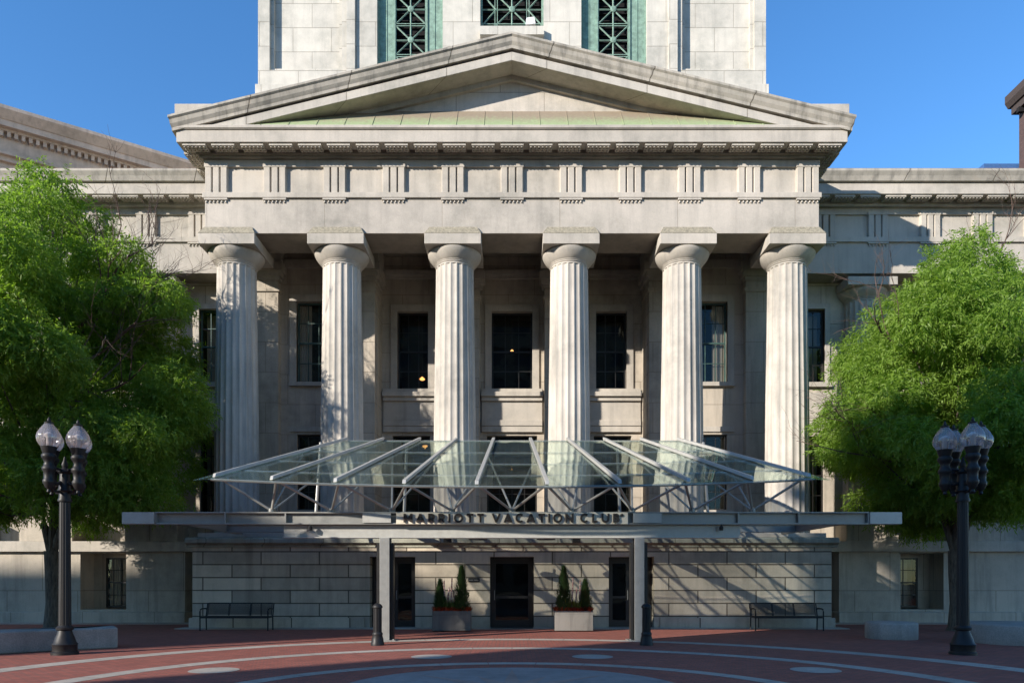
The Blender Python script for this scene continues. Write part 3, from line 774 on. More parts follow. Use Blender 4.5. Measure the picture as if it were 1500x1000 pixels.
# ------------------------------------------------------------------ sign
S = empty('sign', (0, 18.93, 3.25), 'metal fascia sign with dark raised capital letters on the canopy beam', 'sign')
MB().box(-3.06,3.06,-.0,.03,-.155,.155).build('backing_panel', plain('sign_bronze', (.66,.60,.48), .5, .0), S)
def arc(cx, cy, rx, ry, a0, a1, n=20):
    return [(cx+rx*cos(radians(a0+(a1-a0)*i/n)), cy+ry*sin(radians(a0+(a1-a0)*i/n))) for i in range(n+1)]
h_ = .112
GL = {'M': (1.0, [[(.1,0),(.1,1)],[(.9,0),(.9,1)],[(.14,.93),(.5,.36),(.86,.93)]]),
 'A': (1.0, [[(.09,0),(.5,.96)],[(.5,.96),(.91,0)],[(.26,.27),(.74,.27)]]),
 'R': (.74, [[(.1,0),(.1,1)],[(.1,.9)]+arc(.38,.65,.25,.25,90,-90)+[(.1,.4)],[(.36,.42),(.64,.02)]]),
 'I': (.22, [[(.11,0),(.11,1)]]),
 'O': (1.04, [arc(.52,.5,.42,.42,0,360,36)]),
 'T': (.78, [[(.39,0),(.39,.8)],[(.02,.9),(.76,.9)]]),
 'V': (1.0, [[(.09,1),(.5,.04)],[(.5,.04),(.91,1)]]),
 'C': (.92, [arc(.52,.5,.42,.42,48,312,30)]),
 'N': (.92, [[(.1,0),(.1,1)],[(.82,0),(.82,1)],[(.14,.93),(.78,.07)]]),
 'L': (.62, [[(.1,0),(.1,1)],[(.2,.1),(.6,.1)]]),
 'U': (.88, [[(.1,1),(.1,.42)]+arc(.44,.42,.34,.34,180,360)[1:]+[(.78,1)]]),
 'B': (.74, [[(.1,0),(.1,1)],[(.1,.9)]+arc(.36,.70,.20,.20,90,-90)+[(.1,.5)],[(.2,.5)]+arc(.38,.30,.24,.20,90,-90)+[(.2,.1)]])}
def stroke(mb, pts, hw, y0, y1, sc, ox, oz):
    L, R = [], []; n = len(pts); closed = abs(pts[0][0]-pts[-1][0])+abs(pts[0][1]-pts[-1][1]) < 1e-6 and n > 3
    for i in range(n):
        a = pts[i-1] if i else (pts[-2] if closed else None); c = pts[i+1] if i < n-1 else (pts[1] if closed else None)
        p = pts[i]; ns = []
        if a is not None: d = (p[0]-a[0], p[1]-a[1]); l = sqrt(d[0]**2+d[1]**2) or 1; ns.append((-d[1]/l, d[0]/l))
        if c is not None: d = (c[0]-p[0], c[1]-p[1]); l = sqrt(d[0]**2+d[1]**2) or 1; ns.append((-d[1]/l, d[0]/l))
        nx, ny = sum(q[0] for q in ns)/len(ns), sum(q[1] for q in ns)/len(ns); l2 = nx*nx+ny*ny; nx, ny = nx/max(l2,.35), ny/max(l2,.35)
        L.append((p[0]+nx*hw, p[1]+ny*hw)); R.append((p[0]-nx*hw, p[1]-ny*hw))
    rings = [[(ox+sc*l[0], y0, oz+sc*l[1]), (ox+sc*r[0], y0, oz+sc*r[1]), (ox+sc*r[0], y1, oz+sc*r[1]), (ox+sc*l[0], y1, oz+sc*l[1])] for l, r in zip(L, R)]
    mb.loft(rings, cap=not closed)
CH = .232
def word(txt, xa, xb):
    tot = sum(GL[c][0] for c in txt)*CH; gap = (xb-xa-tot)/(len(txt)-1); x = xa
    for c in txt:
        mb = MB()
        for k, st in enumerate(GL[c][1]): stroke(mb, st, h_, -.055-.0015*k, -.018, CH, 0, -CH/2)
        mb.build('letter', M['letter'], S, (x, 0, 0)); x += GL[c][0]*CH+gap
word('MARRIOTT', -2.855, -.74); word('VACATION', -.53, 1.62); word('CLUB', 1.80, 2.84)
mb = MB(); stroke(mb, arc(0,0,.5,.5,0,360,20), .07, -.03, -.01, .075, 0, 0)
for k, st in enumerate(GL['R'][1]): stroke(mb, st, .09, -.03-.001*k, -.01, .042, -.014, -.02)
mb.build('registered_mark', M['letter'], S, (2.90, 0, .075))
# plaque beside the door
P_ = empty('plaque', (-1.27, 23.985, 1.62), 'small dark plaque with a pale line of lettering beside the central door', 'plaque')
MB().box(-.19,.19,-.012,.01,-.065,.065).build('plate', M['bronze'], P_)
mb = MB()
for i in range(14):
    if i in (6,): continue
    mb.box(-.16+i*.0235,-.16+i*.0235+.015,-.015,-.012,-.012+.004*(i%3),.018)
mb.build('lettering', M['steel2'], P_)
# door mat
tag(MB().box(-.7,.7,23.55,24.1,.036,.055).build('door_mat', plain('rubber_mat', (.02,.02,.02), .95)), 'black rubber mat in front of the central door', 'door mat')

# ------------------------------------------------------------------ benches
def make_bench(loc, label):
    e = empty('park_bench', loc, label, 'bench', 'black metal benches against the podium wall')
    mb = MB()
    for i in range(14): mb.box(-1.05,1.05,-.24+i*.034,-.24+i*.034+.018,.43,.448)
    for k in range(22): x = -1.03+k*2.06/21; mb.box(x-.006,x+.006,-.25,.235,.418,.4295)
    bevel(mb.build('seat', M['iron'], e), .004)
    mb = MB()
    for k in range(3):
        x0 = -1.04+k*.70; x1 = x0+.67
        for i in range(16):
            t = i/15; mb.box(x0,x1,.24+.10*t,.252+.10*t,.50+.34*t,.515+.34*t)
        for xx in (x0, x1): mb.tube([(xx,.235,.47),(xx,.35,.87)], .014, 6)
        mb.tube([(x0,.35,.87),(x1,.35,.87)], .016, 6)
    mb.build('backrest', M['iron'], e)
    for x in (-1.08,1.08):
        mb = MB(); mb.tube([(x,-.24,0),(x,-.24,.62),(x,-.2,.68),(x,-.1,.70),(x,.2,.70),(x,.28,.66)], .022, 8); mb.build('armrest', M['iron'], e, smooth=True)
        mb = MB(); mb.tube([(x,.24,0),(x,.22,.43),(x,.35,.87)], .022, 8); mb.build('leg', M['iron'], e, smooth=True)
        mb = MB(); mb.tube([(x,-.24,.42),(x,.23,.42)], .018, 6); mb.build('side_rail', M['iron'], e)
    for y in (-.24,.22):
        mb = MB(); mb.tube([(-1.08,y,.415),(1.08,y,.415)], .016, 6); mb.build('rail', M['iron'], e)
    return e
b1 = make_bench((-8.85,23.05,.004), 'black metal bench against the podium wall left of the doors')
dup(b1, (8.83,23.05,.004), None, 'black metal bench against the sunlit podium wall right of the doors')

# ------------------------------------------------------------------ bollards
def make_bollard(loc, label):
    e = empty('bollard', loc, label, 'bollard', 'black iron bollards in front of the canopy posts')
    MB().lathe([(.165,0),(.165,.06),(.15,.09),(.145,.16),(.12,.24),(.128,.26),(.128,.30),(.105,.33)], n=28).build('base', M['iron'], e, smooth=True)
    mb = MB(); n = 96
    rings = []
    for z in (.32,.34,.90,.92):
        rings.append([((.105-.011*(1 if (j % 6) in (3,4) else 0)*(1 if .33 < z < .91 else 0))*cos(2*pi*j/n), (.105-.011*(1 if (j % 6) in (3,4) else 0)*(1 if .33 < z < .91 else 0))*sin(2*pi*j/n), z) for j in range(n)])
    mb.loft(rings); mb.build('shaft', M['iron'], e)
    MB().lathe([(.12,.92),(.125,.94),(.12,.97),(.10,1.0),(.06,1.03),(.02,1.045),(0.001,1.05)], n=28).build('cap', M['iron'], e, smooth=True)
    return e
bo = make_bollard((-3.33,17.75,.004), 'fluted black iron bollard in front of the left canopy post')
dup(bo, (3.33,17.75,.004), None, 'fluted black iron bollard in front of the right canopy post')

# ------------------------------------------------------------------ street lamps
GLB = None
def globemat():
    m, nt, p = newmat('ribbed_globe_glass'); q = N(nt); nt.nodes.remove(p); out = nt.nodes['Material Output']
    tr = q.n('ShaderNodeBsdfTransparent'); tr.inputs[0].default_value = (.80,.76,.77,1)
    gl = q.n('ShaderNodeBsdfGlossy'); gl.inputs['Roughness'].default_value = .06
    df = q.n('ShaderNodeBsdfTranslucent'); df.inputs[0].default_value = (.85,.78,.76,1)
    d2 = q.n('ShaderNodeBsdfDiffuse'); d2.inputs[0].default_value = (.72,.67,.65,1)
    lw = q.n('ShaderNodeLayerWeight'); lw.inputs[0].default_value = .35
    a = q.n('ShaderNodeMixShader'); a.inputs[0].default_value = .5; q.l(df.outputs[0], a.inputs[1]); q.l(d2.outputs[0], a.inputs[2])
    b = q.n('ShaderNodeMixShader'); b.inputs[0].default_value = .27; q.l(tr.outputs[0], b.inputs[1]); q.l(a.outputs[0], b.inputs[2])
    c = q.n('ShaderNodeMixShader'); q.l(q.math('ADD', q.math('MULTIPLY', lw.outputs[0], .55), .08, clamp=True), c.inputs[0]); q.l(b.outputs[0], c.inputs[1]); q.l(gl.outputs[0], c.inputs[2])
    q.l(c.outputs[0], out.inputs[0]); return m
M['globe'] = globemat()
M['white'] = plain('lamp_core', (.8,.8,.78), .3)
def make_lamp(loc, label, rz):
    e = empty('street_lamp', loc, label, 'street lamp', 'four globe iron street lamps', rz)
    MB().lathe([(.27,0),(.27,.05),(.24,.07),(.24,.20),(.255,.22),(.22,.26),(.19,.36),(.15,.46),(.135,.52),(.17,.54),(.175,.58),(.14,.61),(.125,.63)], n=32).build('base', M['iron'], e, smooth=True)
    mb = MB(); n = 72
    mb.loft([[((r-.010*((j % 6) in (3,4)))*cos(2*pi*j/n), (r-.010*((j % 6) in (3,4)))*sin(2*pi*j/n), z) for j in range(n)] for z, r in ((.62,.125),(3.35,.105))])
    mb.lathe([(.13,3.3),(.14,3.34),(.12,3.38),(.11,3.5),(.15,3.54),(.12,3.6),(.10,3.9),(.14,3.94),(.1,3.99),(.05,4.05),(.07,4.11),(.04,4.18),(.015,4.28)], n=24)
    mb.build('pole', M['iron'], e, smooth=True)
    for k in range(4):
        a = pi/2*k; dx, dy = cos(a), sin(a); R = .375
        MB().tube([(dx*.08,dy*.08,3.98),(dx*.22,dy*.22,4.0),(dx*R,dy*R,3.95)], .03, 8).build('upper_arm', M['iron'], e, smooth=True)
        MB().tube([(dx*.08,dy*.08,3.72),(dx*.2,dy*.2,3.66),(dx*R,dy*R,3.72)], .04, 8).build('arm', M['iron'], e, smooth=True)
        mb = MB(); mb.tube([(dx*.1,dy*.1,3.5),(dx*.24,dy*.24,3.5),(dx*.3,dy*.3,3.6),(dx*.22,dy*.22,3.68)], .025, 6)
        mb.build('scroll_bracket', M['iron'], e, smooth=True)
        mb = MB(); mb.lathe([(a_*.88, b_) for a_, b_ in [(.02,3.46),(.05,3.48),(.035,3.53),(.09,3.58),(.10,3.62),(.13,3.66),(.135,3.72),(.11,3.75),(.115,3.9),(.15,3.94),(.15,3.99),(.12,4.02),(.10,4.10),(.13,4.16),(.16,4.2),(.165,4.25),(.13,4.29),(.15,4.34),(.17,4.40),(.18,4.43),(.12,4.44)]], (dx*R,dy*R,0), 22)
        la = mb.build('lantern', M['iron'], e, smooth=True)
        gm = MB(); gm.loft([[(dx*R+r_*(1+.018*cos(24*2*pi*j/96))*cos(2*pi*j/96), dy*R+r_*(1+.018*cos(24*2*pi*j/96))*sin(2*pi*j/96), z_) for j in range(96)] for r_, z_ in [(.13,4.42),(.18,4.47),(.222,4.55),(.232,4.63),(.215,4.71),(.165,4.80),(.12,4.86),(.09,4.9),(.07,4.93)]], False)
        gm.build('globe', M['globe'], la, smooth=True, recalc=False)
        gm = MB(); gm.lathe([(.085,4.92),(.09,4.945),(.05,4.96),(.03,4.98),(.035,5.0),(.005,5.06)], (dx*R,dy*R,0), 12); gm.build('finial', M['iron'], la, smooth=True)
        gm = MB(); gm.lathe([(.05,4.44),(.05,4.62),(.09,4.66),(.09,4.70),(.03,4.74)], (dx*R,dy*R,0), 12); gm.build('bulb_holder', M['white'], la, smooth=True)
    return e
l1 = make_lamp((-9.70,15.55,.004), 'black four globe street lamp standing before the left tree', radians(72))
dup(l1, (9.78,15.55,.004), None, 'black four globe street lamp standing before the right tree', rz=radians(-4))

# ------------------------------------------------------------------ stone seats
def drum(x, y, r, h, label):
    mb = MB(); mb.lathe([(r-.01,0),(r,.04),(r,h-.05),(r-.015,h-.015),(r-.05,h),(0.01,h)], n=64)
    o = mb.build('granite_bench', M['seat'], None, (x,y,.004), smooth=True); tag(o, label, 'stone bench', 'granite plaza benches'); return o
drum(10.5, 19.85, .66, .46, 'low round granite seat left of the right street lamp')
drum(13.1, 18.5, 1.22, .50, 'wide round granite seat cut by the right edge of the photo')
# curved bench at the left
path = [(-9.92,17.3)]+[(-3.5+11.2*cos(radians(a)), 8.0+11.2*sin(radians(a))) for a in range(124, 154, 2)]
mb = MB(); L, R = [], []
pts = []
for i in range(len(path)):
    a = mathutils.Vector(path[max(0,i-1)]); b = mathutils.Vector(path[min(len(path)-1,i+1)]); d = (b-a).normalized(); nrm = mathutils.Vector((-d.y, d.x)); p = mathutils.Vector(path[i])
    L.append(p+nrm*.5); R.append(p-nrm*.5)
cap0 = []
p = mathutils.Vector(path[0]); d = (mathutils.Vector(path[0])-mathutils.Vector(path[1])).normalized()
for k in range(1, 10):
    a = pi*k/10; nrm = mathutils.Vector((-(-d).y, (-d).x)); cap0.append(p+nrm*(.5*math.copysign(abs(cos(a))**.45,cos(a)))+d*(.22*sin(a)))
outl = [*R[::-1], *cap0[::-1], *L]
c_ = sum(outl, mathutils.Vector((0,0)))/len(outl)
outline = [(v.x, v.y) for v in outl]
mb.prism(outline, .004, .49, 'z')
o = mb.build('granite_bench', M['seat'], smooth=True); bevel(o, .035, 3); tag(o, 'long curved granite seat at the foot of the left street lamp', 'stone bench', 'granite plaza benches')

# ------------------------------------------------------------------ planters
def blades(n, spread, h, w, col, seed, name, parent=None, loc=(0,0,0), lean=.5):
    r = random.Random(seed); mb = MB()
    for i in range(n):
        x, y = r.uniform(-spread[0],spread[0]), r.uniform(-spread[1],spread[1]); a = r.uniform(0,2*pi); l = h*r.uniform(.6,1.15); k = lean*r.uniform(.2,1)
        dx, dy = cos(a), sin(a); px, py = -dy*w, dx*w
        p0 = (x,y,0); p1 = (x+dx*l*k*.3,y+dy*l*k*.3,l*.6); p2 = (x+dx*l*k,y+dy*l*k,l*(1-.3*k))
        mb.quad((p0[0]-px,p0[1]-py,0),(p0[0]+px,p0[1]+py,0),(p1[0]+px,p1[1]+py,p1[2]),(p1[0]-px,p1[1]-py,p1[2]))
        mb.quad((p1[0]-px,p1[1]-py,p1[2]),(p1[0]+px,p1[1]+py,p1[2]),p2)
    return mb.build(name, col, parent, loc, recalc=False)
def leafy(name, c1, c2, trans=.35):
    m, nt, p = newmat(name); q = N(nt)
    pos = q.n('ShaderNodeNewGeometry').outputs['Position']
    oi = q.noise(pos, 1.1, 3); o2 = q.noise(pos, 9, 2)
    f = q.math('ADD', q.math('MULTIPLY', oi, .5), q.math('MULTIPLY', o2, .5))
    col = q.mix(q.ramp(f, [(.32,(0,0,0)),(.68,(1,1,1))]), c1, c2)
    out = nt.nodes['Material Output']; q.l(col, p.inputs['Base Color']); p.inputs['Roughness'].default_value = .5; p.inputs['Specular IOR Level'].default_value = .35
    tl = q.n('ShaderNodeBsdfTranslucent'); q.l(q.mix(1., col, (1.25,1.35,.6), 'MULTIPLY'), tl.inputs[0])
    mx = q.n('ShaderNodeMixShader'); mx.inputs[0].default_value = trans; q.l(p.outputs[0], mx.inputs[1]); q.l(tl.outputs[0], mx.inputs[2]); q.l(mx.outputs[0], out.inputs[0])
    return m
M['leaf'] = leafy('tree_leaves', (.12,.215,.028), (.26,.385,.065), .55)
M['conifer'] = leafy('conifer_needles', (.022,.05,.014), (.05,.095,.03), .15)
M['redleaf'] = leafy('red_leaves', (.25,.02,.02), (.45,.09,.03), .3)
M['yleaf'] = leafy('yellow_green_leaves', (.14,.17,.03), (.24,.24,.05), .35)
M['grass'] = leafy('tuft_leaves', (.05,.09,.02), (.10,.15,.04), .3)
def birchmat():
    m, nt, p = newmat('birch_bark'); q = N(nt)
    pos = q.n('ShaderNodeNewGeometry').outputs['Position']
    a = q.noise(q.scalevec(pos, (1.5,1.5,9)), 4, 3)
    q.l(q.mix(q.ramp(a, [(.45,(0,0,0)),(.6,(1,1,1))]), (.30,.14,.12), (.55,.42,.38)), p.inputs['Base Color']); p.inputs['Roughness'].default_value = .7
    return m
M['birch'] = birchmat()
M['bark'] = None
def conifer(x, y, z, h, r, seed, label):
    rr = random.Random(seed); e = empty('potted_conifer', (x,y,z), label, 'conifer', 'small conifers in the entrance planters')
    mb = MB()
    for i in range(4200):
        t = rr.random()**1.25; a = rr.uniform(0,2*pi); rad = r*(1-t)**.62*(.5+.5*rr.random()**.4)*(1+.25*sin(a*3+t*9)+.18*sin(a*5-t*23))*rr.uniform(.8,1.15); zz = .04+t*h*.95
        c = mathutils.Vector((rad*cos(a), rad*sin(a), zz)); d = mathutils.Vector((cos(a)*.5, sin(a)*.5, 1)).normalized()*rr.uniform(.06,.15); s_ = mathutils.Vector((-sin(a), cos(a), rr.uniform(-.5,.5)))*.011
        mb.quad(c-s_, c+s_, c+d)
    mb.build('foliage', M['conifer'], e, recalc=False)
    MB().tube([(0,0,-.05),(0,0,h*.8)], [.02,.006], 6).build('stem', M['birch'], e)
def planter(x, flip, side):
    o = MB().box(-.6,.6,-.3,.3,0,.56)
    o = MB(); w, d, h = .6, .3, .62
    o.box(-w,w,-d,d,0,.5); o.box(-w,-w+.04,-d,d,.5,h); o.box(w-.04,w,-d,d,.5,h); o.box(-w+.04,w-.04,-d,-d+.04,.5,h); o.box(-w+.04,w-.04,d-.04,d,.5,h)
    e = empty('planter_box', (x,22.75,.036), 'weathered grey rectangular planter box %s of the central door' % side, 'planter', 'grey planter boxes by the central door')
    bevel(o.build('box', stone('planter_concrete_'+side, (.17,.16,.15) if side == 'left' else (.19,.18,.165), None, stain=.9, bumpy=.3), e), .008)  # right box lighter: sunlight put into its colour
    MB().box(-w+.045,w-.045,-d+.045,d-.045,.5,.58).build('soil', M['soil'], e)
    z = .61; s = -1 if flip else 1
    conifer(x+.30*s, 22.75, z, 1.44, .25, 3+s, 'tall slim conifer in the %s planter' % side)
    conifer(x-.38*s, 22.75, z, .98, .19, 8+s, 'short slim conifer in the %s planter' % side)
    r = random.Random(5 if flip else 9)
    for k, (dx, hh) in enumerate(((-.22,1.0),(-.1,.78),(.02,1.08),(.08,.7))):
        p = MB().tube([(0,0,-.05),(r.uniform(-.02,.02),.0,hh*.5),(r.uniform(-.04,.04),0,hh)], [.026,.024,.02], 8)
        oo = p.build('birch_pole', M['birch'], None, (x+dx*s-.02,22.70+.04*(k%2),z), smooth=True)
        tag(oo, ['tallest but one','third tallest','tallest','shortest'][k]+' pinkish birch pole in the %s planter' % side, 'birch pole', 'birch poles in the entrance planters')
    gtuft = blades(260, (.26,.15), .46, .010, M['grass'] if side == 'left' else M['yleaf'], 21, 'grass_tuft', None, (x,22.72,z-.02)); tag(gtuft, '%s tuft of leafy grass in the middle of the %s planter' % ('dark green' if side == 'left' else 'yellow green', side), 'grass tuft')
    rd = blades(620, (.57,.28), .24, .026, M['redleaf'], 33, 'red_bedding_plant', None, (x,22.75,z-.03), 1.0); tag(rd, 'low red leaved bedding filling the rim of the %s planter' % side, 'bedding plant', kind='stuff')
planter(-1.9, False, 'left'); planter(1.94, True, 'right')

# ------------------------------------------------------------------ trees
def barkmat():
    m, nt, p = newmat('tree_bark'); q = N(nt)
    pos = q.n('ShaderNodeNewGeometry').outputs['Position']
    a = q.noise(q.scalevec(pos, (9,9,1.6)), 2.2, 6, .7)
    q.l(q.mix(q.ramp(a, [(.35,(0,0,0)),(.65,(1,1,1))]), (.05,.04,.03), (.17,.14,.10)), p.inputs['Base Color']); p.inputs['Roughness'].default_value = .95
    q.l(q.bump(a, .9, .05), p.inputs['Normal']); return m
M['bark'] = barkmat()
M['twig'] = plain('twig_bark', (.11,.07,.055), .9, nscale=8, noise=.3)
V = mathutils.Vector
def limb(mb, p0, d, length, r0, r1, rr, bend=.12, n=5, droop=0.):
    pts = [V(p0)]; d = V(d).normalized()
    for i in range(n):
        d = (d + V((rr.gauss(0,bend), rr.gauss(0,bend), rr.gauss(0,bend*.6)-droop))).normalized(); pts.append(pts[-1]+d*(length/n))
    mb.tube(pts, [r0+(r1-r0)*i/n for i in range(n+1)], 8 if r0 > .05 else (5 if r0 > .015 else 4))
    return pts, d
def twigs(mb, p0, d, length, r, depth, rr, spread=.75, up=.05):
    pts, d2 = limb(mb, p0, d, length, r, r*.55, rr, .16, 4)
    if depth == 0: return
    for k in range(rr.choice((2,3,3))):
        i = rr.randint(1, 4); base = pts[i]; nd = (d2+V((rr.uniform(-1,1), rr.uniform(-1,1), rr.uniform(-.7,.9)+up))*spread).normalized()
        twigs(mb, base, nd, length*rr.uniform(.55,.85), r*.55, depth-1, rr, spread, up)
def leaf_cloud(lobes, nspray, rr, leaf=.15, wid=.0185, per=9):
    """sprays of narrow leaflets hanging from twigs, spread over the shell of each lobe"""
    L = np.array(lobes); wgt = L[:,3]*L[:,4]; wgt = wgt/wgt.sum()
    idx = rr.choice(len(L), nspray, p=wgt)
    u = rr.normal(size=(nspray,3)); u /= np.linalg.norm(u, axis=1)[:,None]
    rad = rr.random(nspray)**.33; rad = .35+.65*rad
    rad *= 1+.18*rr.normal(size=nspray)*(rr.random(nspray) < .35)
    c = L[idx,:3] + u*rad[:,None]*L[idx][:,[3,3,4]]
    stem = u*.75 + rr.normal(size=(nspray,3))*.45; stem[:,2] -= .35; stem /= np.linalg.norm(stem, axis=1)[:,None]
    sl_ = rr.uniform(.22,.48,nspray)
    verts = np.zeros((nspray, per, 4, 3), np.float32)
    side0 = np.cross(stem, rr.normal(size=(nspray,3))); side0 /= np.linalg.norm(side0, axis=1)[:,None]
    for k in range(per):
        t = (k+.5)/per; base = c+stem*(sl_*t)[:,None]; base[:,2] -= .07*t*t
        sgn = 1 if k % 2 else -1
        d = stem*.65+side0*sgn*.75+rr.normal(size=(nspray,3))*.22; d[:,2] -= .22; d /= np.linalg.norm(d, axis=1)[:,None]
        ln = leaf*rr.uniform(.65,1.2,nspray)
        w = np.cross(d, rr.normal(size=(nspray,3))); w /= np.linalg.norm(w, axis=1)[:,None]; w *= (wid*rr.uniform(.8,1.3,nspray))[:,None]
        tip = base+d*ln[:,None]; tip[:,2] -= .02
        m_ = base+d*(ln*.42)[:,None]
        verts[:,k,0] = base; verts[:,k,1] = m_-w; verts[:,k,2] = tip; verts[:,k,3] = m_+w
    return verts.reshape(-1,3)
def mesh_quads(name, v, mat, parent, loc):
    n = len(v)//4; me = bpy.data.meshes.new(name)
    me.vertices.add(len(v)); me.vertices.foreach_set('co', v.astype(np.float32).ravel())
    me.loops.add(n*4); me.loops.foreach_set('vertex_index', np.arange(n*4, dtype=np.int32))
    me.polygons.add(n); me.polygons.foreach_set('loop_start', np.arange(0, n*4, 4, dtype=np.int32))
    me.update(); me.validate(); me.materials.append(mat)
    o = bpy.data.objects.new(name, me); COL.objects.link(o); o.parent = parent; o.location = loc; return o
def green_tree(base, label, prof, seed, nsp, forks, bare, off=0):
    """prof: list of (z, radius) of the crown outline"""
    x, y, _ = base; rr = random.Random(seed); nr = np.random.default_rng(seed)
    e = empty('street_tree', base, label, 'tree', 'leafy street trees')
    zs = [p[0] for p in prof]; rs = [p[1] for p in prof]
    lobes = []
    zlo, zhi = zs[0], zs[-1]
    n = 0
    while n < 135:
        z = rr.uniform(zlo, zhi); R = np.interp(z, zs, rs)
        if rr.random() > R/max(rs): continue
        a = rr.uniform(0, 2*pi); q_ = R*(rr.random()**.42); s_ = rr.uniform(.55,1.05)*min(1, .35+R/4.5)
        q_ = max(0, q_-s_*.55)
        lobes.append((q_*cos(a)+off, q_*sin(a), z, s_, s_*rr.uniform(.5,.75))); n += 1
    v = leaf_cloud(lobes, nsp, nr)
    mesh_quads('crown', v, M['leaf'], e, (0,0,0))
    tr = MB(); tr.tube([(0,0,-.05),(0,0,.15),(0.02,0,.9),(-.02,.02,1.8),(0,0,2.55)], [.33,.25,.205,.20,.24], 14)
    for (dx, dy, dz, r0) in forks:
        pts, d = limb(tr, (dx*.12,dy*.12,2.35), (dx,dy,dz), 2.6, r0, r0*.75, rr, .06, 5)
        for k in range(3):
            p2, d2 = limb(tr, pts[-1-k], (d.x+rr.uniform(-.6,.6), d.y+rr.uniform(-.6,.6), d.z+.2), rr.uniform(2.5,4.5), r0*.62, r0*.22, rr, .1, 6)
            for j in range(4):
                limb(tr, p2[rr.randint(2,6)], (rr.uniform(-1,1), rr.uniform(-1,1), rr.uniform(-.1,.8)), rr.uniform(1,2.4), r0*.25, .008, rr, .12, 5)
    # boughs out to the lobes
    for lb in lobes[::2]:
        h0 = min(lb[2]-.3, max(4.0, lb[2]*.66)); p0 = V((lb[0]*.12, lb[1]*.12, h0)); p1 = V(lb[:3]); mid = p0.lerp(p1, .5)+V((0,0,-.25))
        tr.tube([p0, mid, p1], [.05,.03,.008], 5)
    tr.tube([(0,0,2.4),(.1,0,5),(0,.1,8),(0,0,zhi-1.2)], [.14,.11,.07,.02], 8)
    tr.build('trunk', M['bark'], e, smooth=True)
    if bare:
        tb_ = MB()
        for (p0, d, L_, r_, dep) in bare: twigs(tb_, p0, d, L_, r_, dep, rr, .7)
        tb_.build('bare_branches', M['twig'], e)
    return e
LT = (-14.75, 23.0, .0)
green_tree(LT, 'tall leafy green tree behind the left street lamp', [(3.9,3.6),(4.8,4.5),(6.2,4.7),(7.6,5.0),(8.6,4.6),(10,4.5),(11.4,4.0),(12.4,3.3),(13.3,2.2),(14.1,1.1),(14.7,.3)], 5, 42000,
    [(-.25,.1,1,.12),(.3,-.1,1,.12),(.05,.3,1,.13)],
    [((1.2,-.6,9.5),(.8,-.15,.55),2.4,.05,4),((1.5,-.6,10.2),(.8,-.1,.3),2.0,.04,4),((1.5,-.6,8.5),(.9,-.1,.35),2.4,.045,4),((1.5,-.5,10.5),(.6,-.1,.4),1.8,.035,4),((2,-.6,7.5),(.9,-.1,.15),2.0,.035,4),((2.5,-.6,10.2),(.8,-.1,.3),1.8,.035,4)])
RT = (14.2, 22.9, .0)
green_tree(RT, 'spreading leafy green tree behind the right street lamp', [(3.9,2.9),(4.6,4.0),(5.6,4.4),(6.8,4.6),(8,4.3),(9.0,4.0),(9.8,3.5),(10.7,2.6),(11.4,1.7),(12.3,.9),(12.8,.3)], 17, 37000,
    [(-.3,.05,1,.11),(.25,-.1,1,.12),(.0,.3,1,.12)],
    [((-2.,-.6,6.5),(-.8,0,-.05),2.0,.035,4),((-1.5,-.6,8.6),(-.8,0,.35),2.2,.04,4),((1.0,.6,10.6),(.3,0,.6),2.0,.04,4),((-2.4,-.6,5.3),(-.9,0,.1),2.0,.03,3)], off=.45)

# ------------------------------------------------------------------ neighbours
def far_palace():
    # facade line running back to the right, 1.5 : 1
    P0 = V((-30.6,42.9,0)); u = V((1.5,1,0)).normalized(); nrm = V((u.y,-u.x,0))
    P0.z = -.55; e = empty('cornice_building', tuple(P0), 'pinkish stone building with a dentil cornice behind the left tree', 'building', rz=atan2(u.y,u.x))
    mb = MB(); X0, X1 = -22, 10.8
    st = stone('pink_limestone', (.54,.45,.38), (1.5,.8), stain=.4, jdark=.7); st2 = stone('pink_limestone_trim', (.54,.44,.37), None, stain=.5)
    hs = []; wx = []
    for i in range(-5, 3):
        c = i*4.0-.2; hs.append((c-1.1,c+1.1,22.0,25.6)); hs.append((c-1.1,c+1.1,15,19)); wx.append(c)
    w = MB(); w_ = wall(0, .6, X0, X1, 0, 27.2, hs); w_.build('wall', st, e)
    MB().box(X0,X1,.6,14,0,27.3).build('block', M['dark'], e)
    mb = MB(); mb.box(X0,X1+.2,-.25,.6,27.2,27.5); mb.box(X0,X1+.5,-.95,.6,28.95,29.3); mb.box(X0,X1+.3,-.5,.6,27.5,27.65)
    mb.prism([(-1.0,29.3),(-1.35,29.75),(-1.35,29.95),(-.9,30.0),(.6,30.0),(.6,29.3)], X0, X1+.8, 'x'); mb.box(X0,X1,.6,14,27.3,29.6)
    mb.box(X0,X1+.3,-.3,.6,27.65,28.95); mb.box(X0,X1+.4,-.62,-.3,28.82,28.95)
    mb.build('cornice', st2, e)
    d = MB(); x = X0
    while x < X1: d.box(x,x+.19,-.58,-.3,28.52,28.82); x += .36
    d.build('dentil_course', st2, e)
    for c in wx:
        for z0_, z1_ in ((22,25.6),(15,19)):
            f = MB(); f.box(c-1.1,c-1.0,.25,.35,z0_,z1_); f.box(c+1.0,c+1.1,.25,.35,z0_,z1_); f.box(c-.05,c+.05,.25,.35,z0_,z1_); f.box(c-1,c+1,.25,.35,(z0_+z1_)/2-.05,(z0_+z1_)/2+.05)
            fo = f.build('window', M['bronze'], e); MB().quad((c-1.1,.3,z0_),(c+1.1,.3,z0_),(c+1.1,.3,z1_),(c-1.1,.3,z1_)).build('pane', plain('blue_glass', (.03,.05,.10), .08, spec=.8, bump=0), fo)
